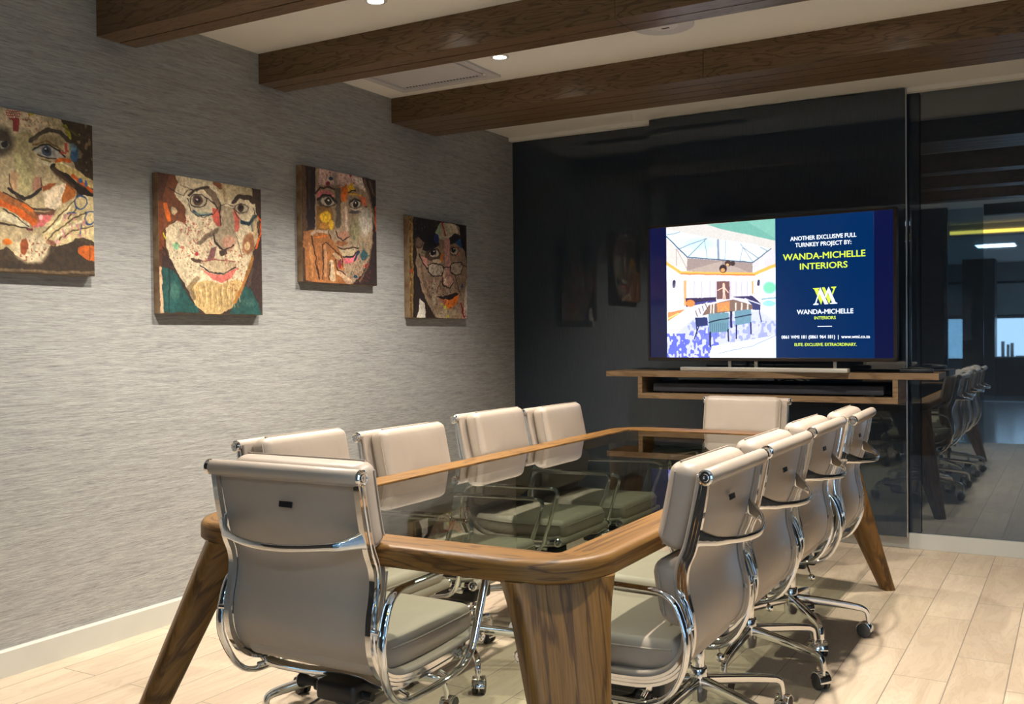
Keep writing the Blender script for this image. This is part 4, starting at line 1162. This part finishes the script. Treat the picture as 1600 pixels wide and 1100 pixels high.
def portrait_d():
    P = Painter(250, 250, ((32, 36), (600, 125), (615, 1027), (48, 1010)), 9, 5)
    P.fill((54, 44, 40))
    P.poly([(120, 240), (170, 280), (290, 200), (310, 90), (480, 110), (535, 150), (550, 330), (595, 380), (605, 560), (600, 800), (565, 1025), (290, 1015), (190, 870), (130, 680), (100, 480)], (150, 130, 110))
    P.poly([(300, 95), (480, 112), (525, 185), (470, 235), (400, 270), (330, 260), (285, 215)], (186, 176, 152)); P.poly([(300, 110), (342, 98), (335, 190), (285, 225)], (150, 172, 142)); P.line([(345, 88), (368, 150), (382, 218)], 13, (164, 40, 52))
    P.ell(130, 290, 40, 60, (120, 100, 84)); P.ring(130, 290, 34, 50, 7, (70, 56, 48))
    P.poly([(78, 50), (330, 92), (285, 200), (300, 260), (325, 315), (210, 375), (155, 365), (175, 290), (120, 235), (85, 260)], (36, 30, 30)); P.speckle((120, 98, 70), 0.76, 60, 0.6, (90, 60, 300, 190)); P.ell(292, 255, 26, 44, (48, 62, 112)); P.ell(180, 385, 34, 14, (120, 124, 92))
    P.poly([(405, 255), (440, 225), (480, 200), (560, 240), (565, 345), (490, 295), (425, 318)], (40, 34, 34)); P.poly([(478, 295), (540, 250), (556, 352), (515, 325)], (42, 88, 128)); P.poly([(525, 122), (602, 128), (606, 500), (585, 380), (550, 340)], (44, 34, 32))
    # eyes
    P.ell(265, 410, 80, 56, (96, 80, 68)); P.ell(278, 395, 50, 34, (184, 172, 152)); P.ell(266, 384, 27, 30, (32, 26, 26)); P.ell(275, 374, 6, 7, (220, 220, 215)); P.line([(222, 390), (250, 350), (310, 352), (332, 400)], 8, (36, 30, 28))
    P.ell(475, 375, 52, 46, (110, 92, 80)); P.ell(478, 372, 38, 32, (184, 172, 152)); P.ell(468, 362, 23, 27, (32, 26, 26)); P.ell(474, 354, 6, 6, (220, 220, 215)); P.line([(430, 360), (465, 330), (525, 350)], 8, (150, 84, 50)); P.line([(505, 420), (525, 390)], 9, (198, 120, 112))
    P.line([(352, 400), (345, 465)], 24, (190, 120, 50)); P.ell(300, 470, 40, 20, (196, 178, 152))
    P.poly([(150, 415), (205, 440), (210, 530), (175, 500)], (196, 144, 134))
    # nose
    P.line([(400, 270), (402, 400), (420, 640)], 52, (186, 142, 134)); P.line([(380, 560), (372, 660)], 26, (186, 160, 136)); P.ell(410, 665, 52, 44, (186, 152, 134)); P.ell(385, 660, 20, 26, (206, 192, 170)); P.line([(358, 630), (352, 680), (380, 715), (430, 732), (462, 680)], 10, (62, 46, 42))
    # glasses
    P.poly([(215, 505), (250, 495), (350, 505), (370, 535), (350, 612), (265, 612), (215, 570)], (178, 166, 148)); P.poly([(432, 512), (460, 490), (548, 480), (566, 512), (550, 580), (490, 605), (446, 580)], (174, 160, 142)); P.speckle((140, 124, 110), 0.7, 40, 0.6, (210, 490, 570, 610))
    P.line([(215, 510), (245, 494), (350, 502), (371, 532), (352, 612), (262, 612), (216, 572), (215, 510)], 9, (42, 36, 34)); P.line([(430, 512), (460, 486), (548, 478), (567, 512), (550, 582), (490, 607), (444, 580), (430, 512)], 9, (42, 36, 34)); P.line([(365, 535), (400, 525), (436, 530)], 9, (52, 38, 38)); P.line([(212, 548), (165, 490), (132, 400)], 9, (46, 38, 36)); P.line([(566, 515), (602, 518)], 8, (46, 38, 36))
    # cheeks, lines
    P.line([(360, 640), (310, 720), (300, 780)], 10, (104, 86, 72)); P.line([(480, 610), (500, 660), (545, 800)], 8, (110, 74, 60)); P.line([(270, 660), (270, 880)], 26, (172, 160, 140), 0.8); P.line([(150, 520), (180, 660), (230, 820)], 26, (120, 98, 80), 0.7); P.line([(340, 700), (390, 790)], 40, (124, 108, 88), 0.5)
    # mouth
    P.poly([(292, 805), (400, 800), (450, 780), (525, 770), (500, 820), (430, 842), (350, 832)], (52, 40, 38)); P.poly([(330, 830), (430, 844), (525, 788), (505, 880), (430, 938), (378, 890)], (208, 122, 48)); P.poly([(318, 825), (400, 845), (378, 890)], (160, 100, 80))
    P.ell(425, 990, 130, 60, (176, 160, 134), 0.7, 0.5); P.line([(115, 620), (150, 740), (195, 860), (280, 1012)], 18, (50, 40, 38))
    P.poly([(140, 825), (160, 850), (190, 880), (190, 1012), (112, 1012), (132, 930)], (214, 208, 196)); P.poly([(185, 850), (285, 1012), (192, 1012)], (64, 46, 36)); P.poly([(600, 620), (612, 800), (614, 1025), (560, 1020), (575, 900)], (190, 178, 164))
    P.line([(545, 880), (580, 1012)], 14, (150, 40, 48)); P.line([(605, 540), (606, 700)], 6, (150, 50, 40)); P.ell(382, 908, 14, 16, (188, 182, 62)); P.ell(410, 1000, 12, 14, (192, 180, 56)); P.ell(555, 708, 10, 22, (60, 74, 120)); P.line([(345, 880), (400, 930)], 7, (180, 176, 60))
    P.speckle((160, 60, 60), 0.82, 90, 0.7, (200, 600, 420, 760)); P.speckle((60, 48, 40), 0.82, 90, 0.7, (230, 640, 600, 1000)); P.speckle((170, 70, 50), 0.8, 70, 0.7, (460, 960, 614, 1027))
    P.poly([(30, 36), (72, 42), (82, 1010), (46, 1010)], (140, 116, 72)); P.line([(46, 60), (60, 1000)], 9, (84, 66, 42)); P.speckle((190, 160, 110), 0.7, 40, 0.6, (30, 36, 80, 1010)); P.ell(60, 560, 14, 20, (170, 90, 50))
    P.texture(0.11); return P

def canvas(P, y0, y1, z0, z1, label):
    t = thing('portrait_painting', label, 'painting', (XW, (y0 + y1) / 2, z0), 0, 'painted portraits on the left wall')
    w, h, d = y1 - y0, z1 - z0, 0.038
    bm = new_bm(); boxe(bm, 0.001, d - 0.0006, -w / 2, w / 2, 0, h, 0.0015); finish('stretched_canvas', bm, MT['canvas'], t, False)
    paint_mesh('painted_face', P, w - 0.002, h - 0.002, MT['oil'], t, (d, -w / 2 + 0.001, h - 0.001), (0, 1, 0), (0, 0, 1), 1.05, 1.2)
canvas(portrait_a(), 2.020, 2.633, 1.508, 2.113, 'painted portrait at the left edge, a face framed by two hands with orange fingers')
canvas(portrait_b(), 2.955, 3.574, 1.364, 1.972, 'painted portrait of a bearded man in glasses with a teal collar, second from the left')
canvas(portrait_c(), 3.865, 4.480, 1.540, 2.136, 'painted portrait of a long-haired woman with a hand at her mouth, third from the left')
canvas(portrait_d(), 4.790, 5.425, 1.364, 1.967, 'painted portrait with low spectacles and orange lips, nearest the dark glass wall')

# ------------------------------------------------------------------ television
tv = thing('television', 'large flat television showing a navy advert and a dining room picture', 'television', (-2.3705, 5.85, 0), -math.radians(5.7138))
bm = new_bm(); box(bm, (0.755, 0.030, 1.507), (1.507, 0.035, 0.842), 0.004); finish('housing', bm, MT['black'], tv, True)
bm = new_bm()
for x0, x1, z0, z1 in ((0.0, 1.510, 1.914, 1.928), (0.0, 1.510, 1.086, 1.106), (0.0, 0.014, 1.086, 1.928), (1.494, 1.510, 1.086, 1.928)):
    boxe(bm, x0, x1, -0.004, 0.013, z0, z1, 0.002)
finish('bezel', bm, MT['tvbezel'], tv, False)
bm = new_bm(); boxe(bm, 0.014, 1.494, 0.004, 0.013, 1.105, 1.915); scr = finish('screen', bm, MT['navydark'], tv, False)
bm = new_bm(); boxe(bm, 0.832, 1.390, 0.002, 0.0038, 1.106, 1.914); finish('advert_panel', bm, MT['navy'], scr, False)

def screen_picture():
    P = Painter(330, 376, ((80, 115), (833, 62), (850, 1013), (105, 1018)), 21, 1.5)
    P.fill((226, 234, 255))
    P.poly([(70, 100), (840, 50), (845, 280), (680, 232), (370, 188), (80, 132)], (196, 192, 188)); P.poly([(370, 98), (840, 60), (842, 215), (700, 180), (480, 132)], (104, 160, 148)); P.poly([(640, 75), (840, 60), (842, 200)], (124, 178, 164), 0.6)
    P.poly([(80, 128), (370, 186), (806, 266), (690, 358), (240, 322), (82, 186)], (204, 236, 246)); P.ell(320, 230, 120, 40, (176, 222, 244), 0.7, 0.8); P.ell(600, 290, 90, 40, (236, 248, 250), 0.8, 0.8)
    for L, w in (([(170, 265), (375, 192), (245, 318)], 7), ([(88, 168), (180, 150)], 6), ([(360, 212), (380, 332)], 5), ([(453, 205), (457, 338)], 15), ([(503, 212), (503, 342)], 4), ([(622, 256), (604, 348)], 5), ([(606, 232), (624, 258), (690, 355)], 5), ([(624, 258), (725, 328)], 6), ([(738, 256), (786, 284)], 6)): P.line(L, w, (128, 138, 156))
    P.line([(84, 180), (240, 322), (690, 360), (806, 268)], 9, (86, 98, 118))
    P.poly([(80, 190), (240, 328), (240, 418), (84, 352)], (210, 196, 192)); P.line([(158, 262), (160, 382)], 4, (150, 140, 140)); P.line([(160, 265), (235, 400)], 4, (150, 140, 140))
    P.poly([(237, 328), (690, 364), (690, 436), (237, 418)], (148, 132, 128)); P.poly([(237, 415), (480, 350), (690, 436)], (176, 160, 150), 0.7)
    P.poly([(690, 364), (808, 270), (842, 272), (842, 378), (700, 440)], (198, 194, 200)); P.poly([(730, 345), (760, 325), (762, 395), (732, 408)], (226, 226, 236))
    P.line([(84, 362), (195, 430), (700, 440), (845, 376)], 22, (240, 168, 84)); P.line([(195, 438), (700, 446)], 8, (200, 110, 60))
    P.poly([(84, 385), (195, 448), (700, 452), (845, 395), (846, 482), (84, 486)], (240, 244, 255))
    P.poly([(84, 486), (690, 486), (690, 605), (400, 640), (90, 700)], (212, 206, 226)); P.line([(226, 490), (228, 650)], 18, (232, 160, 106)); P.line([(690, 488), (692, 570)], 12, (232, 160, 106))
    for x in (292, 345, 402, 442, 545, 580, 618, 655): P.line([(x, 490), (x, 600)], 3, (150, 146, 172))
    P.poly([(448, 488), (538, 488), (538, 612), (450, 612)], (108, 78, 78)); P.line([(497, 515), (498, 560)], 17, (240, 184, 166)); P.line([(497, 560), (494, 612)], 8, (240, 190, 176)); P.line([(502, 560), (508, 612)], 8, (240, 190, 176)); P.line([(455, 552), (498, 528), (528, 566)], 6, (240, 190, 176)); P.ell(497, 510, 8, 10, (240, 184, 166))
    P.poly([(230, 606), (446, 597), (446, 628), (236, 664)], (50, 44, 76)); P.ell(266, 640, 32, 24, (236, 128, 72)); P.line([(300, 640), (430, 625)], 8, (60, 70, 150))
    P.poly([(545, 595), (690, 586), (748, 640), (640, 608)], (52, 48, 86))
    P.poly([(755, 490), (845, 480), (848, 700), (750, 640)], (226, 240, 252)); P.ell(802, 532, 42, 42, (104, 196, 156), 0.9, 0.4); P.line([(755, 610), (845, 600)], 10, (120, 160, 180)); P.ell(800, 640, 40, 20, (120, 200, 190), 0.8)
    P.line([(145, 490), (145, 524)], 22, (52, 52, 76)); P.line([(728, 486), (728, 512)], 18, (60, 60, 86)); P.ell(160, 720, 46, 170, (255, 252, 244), 0.95, 0.7)
    P.poly([(104, 704), (232, 680), (180, 720), (106, 765)], (222, 132, 84)); P.line([(110, 745), (180, 712)], 9, (255, 200, 120))
    # rug
    P.poly([(104, 905), (200, 820), (290, 745), (740, 690), (850, 760), (850, 855), (640, 905), (420, 1020), (104, 1020)], (186, 190, 246))
    m = P.noise(60, 46) * 0.6 + P.noise(26) * 0.4
    ins = ((P.X * 0.25 + P.Y > 905) & (P.Y < 1020)) | (P.Y > 850) & (P.X < 620)
    P.blend((ins & (m > 0.48) & (P.X < 470)) * 0.85, (74, 84, 200)); P.blend(((m > 0.56) & (P.Y > 760) & (P.X > 250) & (P.Y < 905 + 0 * P.X)) * 0.6, (120, 130, 225))
    P.poly([(420, 935), (850, 858), (850, 1015), (408, 1018)], (226, 238, 255)); P.line([(470, 985), (700, 930), (852, 856)], 6, (120, 130, 205), 0.8)
    # table and chairs
    P.poly([(395, 650), (560, 612), (690, 648), (692, 680), (400, 715), (350, 725)], (120, 98, 90)); P.poly([(450, 640), (540, 624), (540, 690), (455, 700)], (196, 132, 84)); P.line([(480, 690), (510, 660), (530, 690)], 8, (236, 150, 80))
    for x in (410, 430, 580, 620, 660): P.line([(x, 640), (x, 705)], 10, (214, 196, 188))
    P.poly([(290, 694), (382, 630), (388, 664), (312, 742)], (206, 196, 196)); 
    for i in range(4): P.line([(305 + i * 22, 690 - i * 15), (318 + i * 22, 730 - i * 18)], 4, (60, 60, 90))
    P.poly([(300, 738), (386, 735), (392, 792), (312, 802)], (38, 50, 96)); P.line([(328, 800), (298, 888)], 8, (26, 30, 66)); P.line([(306, 742), (318, 850)], 7, (26, 30, 66))
    P.poly([(394, 712), (535, 702), (536, 832), (400, 845)], (98, 136, 152)); P.line([(396, 772), (536, 740)], 8, (26, 32, 62)); P.line([(408, 840), (409, 935)], 11, (24, 28, 60)); P.line([(532, 820), (534, 898)], 10, (24, 28, 60))
    P.poly([(572, 692), (684, 680), (684, 772), (580, 792)], (98, 136, 156)); P.line([(576, 738), (684, 716)], 7, (26, 32, 62)); P.line([(587, 790), (588, 880)], 9, (24, 28, 60)); P.line([(680, 770), (684, 848)], 9, (24, 28, 60)); P.line([(548, 700), (552, 800)], 16, (36, 40, 74))
    for i in range(9): P.line([(405 + i * 15, 775), (406 + i * 15, 836)], 3, (56, 84, 116))
    P.poly([(640, 600), (748, 640), (744, 686), (692, 684), (690, 650)], (56, 60, 104)); P.line([(640, 606), (744, 646)], 8, (196, 196, 216)); P.line([(738, 684), (750, 764)], 7, (40, 44, 84))
    # hanging lamps
    P.ell(490, 402, 26, 28, (52, 40, 44)); P.ell(488, 412, 16, 14, (190, 140, 90)); P.ell(524, 366, 22, 20, (70, 52, 50)); P.ell(555, 366, 16, 18, (64, 52, 56)); P.ell(520, 376, 10, 8, (206, 160, 110)); P.line([(490, 340), (490, 380)], 3, (90, 90, 100))
    P.img = np.clip(P.img * (1 + 0.05 * (P.noise(90) - 0.5))[..., None], 0, 255)
    return P
PW, PH = 0.700, 0.809
paint_mesh('advert_picture', screen_picture(), PW, PH, MT['lcd'], scr, (0.132, 0.0025, 1.914), (1, 0, 0), (0, 0, 1))

def text_line(name, s, x0, x1, z0, z1, mat, parent, bold=0.012, z_ref='A'):
    cu = bpy.data.curves.new(name, 'FONT'); cu.body = s; cu.size = 1.0; cu.offset = bold; cu.resolution_u = 3
    tmp = bpy.data.objects.new(name, cu); COL.objects.link(tmp)
    bpy.context.view_layer.update()
    me = bpy.data.meshes.new_from_object(tmp.evaluated_get(bpy.context.evaluated_depsgraph_get()))
    bpy.data.objects.remove(tmp); me.name = name
    cap = 0.729 if z_ref == 'A' else 1
    xs = [v.co.x for v in me.vertices]; ys = [v.co.y for v in me.vertices]
    bx0, bx1 = min(xs), max(xs)
    sx = (x1 - x0) / (bx1 - bx0); sz = (z1 - z0) / CAPH
    for v in me.vertices:
        x, y = v.co.x, v.co.y
        v.co = Vector((x0 + (x - bx0) * sx, 0.0012, z0 + y * sz))
    # bolder strokes: the same glyph outlines again, shifted a hair sideways and upwards
    bb = bmesh.new()
    w = (z1 - z0) * 0.034
    for k, (dx, dz) in enumerate(((-w, 0), (w, 0), (0, w * 0.6), (0, -w * 0.6))):
        t2 = me.copy()
        for v in t2.vertices: v.co += Vector((dx, -0.00002 * (k + 1), dz))
        bb.from_mesh(t2); bpy.data.meshes.remove(t2)
    bb.to_mesh(me); bb.free()
    me.materials.clear(); me.materials.append(mat)
    o = bpy.data.objects.new(name, me); COL.objects.link(o); o.parent = parent
    return o
# cap height of the built-in font
_cu = bpy.data.curves.new('cap', 'FONT'); _cu.body = 'H'; _t = bpy.data.objects.new('cap', _cu); COL.objects.link(_t)
bpy.context.view_layer.update()
_m = bpy.data.meshes.new_from_object(_t.evaluated_get(bpy.context.evaluated_depsgraph_get()))
CAPH = max(v.co.y for v in _m.vertices); bpy.data.objects.remove(_t); bpy.data.meshes.remove(_m)
W_, Y_ = MT['txtw'], MT['txty']
text_line('lettering', 'ANOTHER EXCLUSIVE FULL', 0.922, 1.296, 1.779, 1.802, W_, scr, 0.0)
text_line('lettering', 'TURNKEY PROJECT BY:', 0.951, 1.268, 1.741, 1.764, W_, scr, 0.0)
text_line('lettering', 'WANDA-MICHELLE', 0.878, 1.344, 1.669, 1.704, Y_, scr, 0.0)
text_line('lettering', 'INTERIORS', 0.978, 1.246, 1.612, 1.646, Y_, scr, 0.0)
text_line('lettering', 'WANDA-MICHELLE', 0.958, 1.277, 1.356, 1.382, W_, scr, 0.0)
text_line('lettering', 'INTERIORS', 1.059, 1.180, 1.325, 1.342, Y_, scr, 0.0)
text_line('lettering', '0861 WMI 181 (0861 964 181)  |  www.wmi.co.za', 0.866, 1.367, 1.217, 1.235, W_, scr, 0.0)
text_line('lettering', 'ELITE. EXCLUSIVE. EXTRAORDINARY.', 0.943, 1.294, 1.174, 1.191, Y_, scr, 0.0)
bm = new_bm(); boxe(bm, 1.077, 1.159, 0.0008, 0.0014, 1.283, 1.287); finish('divider_line', bm, W_, scr, False)
# monogram : yellow W behind, white double A in front (sketch units of the logo crop)
def flat(name, polys, mat, y):
    bm = new_bm()
    for p in polys:
        vs = []
        for px, py in p:
            u = (px - 300) / (910 - 300); v = (py - 130) / (570 - 130)
            vs.append(bm.verts.new((1.049 + u * 0.140, y, 1.507 - v * 0.099)))
        bm.faces.new(vs)
    return finish(name, bm, mat, scr, False)
flat('monogram', [[(298, 150), (470, 145), (470, 170), (445, 185), (550, 455), (512, 572), (345, 185)], [(530, 140), (600, 135), (750, 440), (715, 565), (600, 320)], [(755, 130), (890, 125), (885, 150), (860, 170), (800, 330), (778, 290), (820, 175), (765, 160)]], Y_, 0.0016)
flat('monogram', [[(495, 130), (690, 560), (600, 565), (470, 270), (395, 530), (450, 540), (448, 572), (315, 575), (320, 550), (360, 530)], [(702, 125), (870, 520), (912, 535), (908, 555), (735, 560), (740, 535), (785, 525), (682, 270), (652, 340), (620, 400), (605, 370), (640, 260)]], W_, 0.0010)
# stand
stand = new_bm()
for x in (0.533, 0.698, 1.165):
    box(stand, (x, 0.035, 1.062), (0.020, 0.012, 0.06), 0.002)
finish('stand_neck', stand, MT['satin'], tv)
bm = new_bm(); box(bm, (0.76, -0.045, 1.0375), (1.01, 0.055, 0.024), 0.004)
box(bm, (0.76, 0.03, 1.031), (0.80, 0.14, 0.010), 0.003)
finish('stand_bar', bm, MT['satin'], tv)

# ------------------------------------------------------------------ floating shelf, soundbar, black box
sh = thing('floating_shelf', 'long walnut floating shelf with an open box beneath, under the television', 'shelf', (-1.625, 5.85, 0.857))
def shb(name, x0, x1, y0, y1, z0, z1):
    bm = new_bm(); boxe(bm, x0 + 1.625, x1 + 1.625, y0 - 5.85, y1 - 5.85, z0 - 0.857, z1 - 0.857, 0.001); return finish(name, bm, MT['shelf'], sh, False)
shb('shelf_board', -2.594, -0.658, 5.70, 6.016, 0.990, 1.0245)
shb('bottom_board', -2.380, -0.864, 5.70, 6.016, 0.857, 0.889)
shb('side_board', -2.380, -2.352, 5.701, 6.016, 0.8895, 0.9895)
shb('side_board', -0.892, -0.864, 5.701, 6.016, 0.8895, 0.9895)
sb = thing('soundbar', 'long dark soundbar lying in the open box under the shelf', 'speaker', (-1.625, 5.80, 0.889))
bm = new_bm(); box(bm, (-0.0, 0.0, 0.034), (1.36, 0.085, 0.052), 0.010); finish('body', bm, MT['bar'], sb)
for x in (-0.6, 0.6):
    bm = new_bm(); box(bm, (x, 0, 0.005), (0.06, 0.06, 0.010), 0.002); finish('foot', bm, MT['black'], sb)
cb = new_bm(); sweep(cb, spline([(-1.62, 5.92, 0.8935), (-1.60, 5.93, 0.94), (-1.585, 5.90, 0.965), (-1.57, 5.92, 0.94), (-1.55, 5.90, 0.965), (-1.50, 5.92, 0.975), (-1.45, 5.93, 0.955), (-1.44, 5.95, 0.8935)], 6), circ(0.004, 8))
tag(finish('cable', cb, MT['black']), 'looped black cable behind the soundbar in the open box', 'cable')
mb = thing('control_box', 'low black device with a folded top lying on the right end of the shelf', 'electronic device', (-0.785, 5.82, 1.0245), 0.1)
bm = new_bm(); box(bm, (0, 0, 0.011), (0.17, 0.11, 0.022), 0.005); finish('body', bm, MT['black'], mb)
bm = new_bm(); box(bm, (0.02, 0, 0.026), (0.12, 0.09, 0.006), 0.002, 2, Matrix.Rotation(0.06, 3, 'Y')); finish('lid', bm, MT['black'], mb)

# ------------------------------------------------------------------ the office mirrored in the right-hand glass
dk = thing('office_desk', 'dark desk under the far office windows, mirrored in the right-hand glass', 'desk', (-0.7, -9.4, 0))
bm = new_bm(); box(bm, (0, 0, 0.725), (1.5, 0.7, 0.03), 0.003); finish('desk_top', bm, MT['frame'], dk)
bm = new_bm(); box(bm, (0, 0.30, 0.355), (1.44, 0.02, 0.71), 0.003); finish('front_panel', bm, MT['dark_wall'], dk)
for sx in (-0.72, 0.72):
    bm = new_bm(); box(bm, (sx, 0, 0.355), (0.03, 0.66, 0.71), 0.003); finish('side_panel', bm, MT['dark_wall'], dk)
for i, (px, w, h) in enumerate(((-1.33, 0.05, 0.30), (-1.24, 0.04, 0.24), (-1.17, 0.05, 0.27))):
    bm = new_bm(); box(bm, (px, -9.35, 0.741 + h / 2), (w, 0.22, h), 0.002)
    o = tag(finish('binder', bm, MT['white']), ('tall', 'short', 'middle-height')[i] + ' white binder standing at the end of the mirrored office desk', 'binder', 'binders on the office desk')
bm = new_bm(); box(bm, (-0.95, -9.3, 0.752), (0.30, 0.21, 0.022), 0.004); tag(finish('paper_stack', bm, MT['white']), 'low stack of white paper on the mirrored office desk', 'paper')
for i in range(6):
    x0 = OX0 + 0.05 + i * 1.10
    t = thing('roller_blind', ['leftmost', 'second', 'third', 'fourth', 'fifth', 'rightmost'][i] + ' pale roller blind half drawn over the far office windows', 'blind', (x0 + 0.5, YF + 0.03, OZ1), 0, 'roller blinds in the office')
    bm = new_bm(); lathe(bm, [(0.02, -0.5), (0.025, -0.49), (0.025, 0.49), (0.02, 0.5)], 'x', (0, 0, -0.025), 12); finish('roller', bm, MT['frame'], t)
    bm = new_bm(); box(bm, (0, 0.0, -0.36), (0.98, 0.003, 0.66)); finish('cloth', bm, MT['blind'], t, False)
    bm = new_bm(); box(bm, (0, 0.0, -0.695), (0.98, 0.012, 0.02), 0.002); finish('hem_bar', bm, MT['frame'], t)

# added panels on the office ceiling, sending cool fill light through the doorway
for i, (x, y) in enumerate(((0.4, -1.2), (0.4, -3.6), (-1.2, -5.6), (1.8, -5.6))):
    t = thing('fill_panel_light', ['nearest', 'second', 'far left', 'far right'][i] + ' cool white panel added on the office ceiling as fill light', 'fill light', (x, y, CEIL), 0, 'added office fill panels')
    bm = new_bm(); box(bm, (0, 0, -0.008), (0.62, 0.62, 0.016), 0.002); finish('frame', bm, MT['white'], t)
    bm = new_bm(); box(bm, (0, 0, -0.0185), (0.56, 0.56, 0.004)); finish('diffuser', bm, MT['panel'], t)
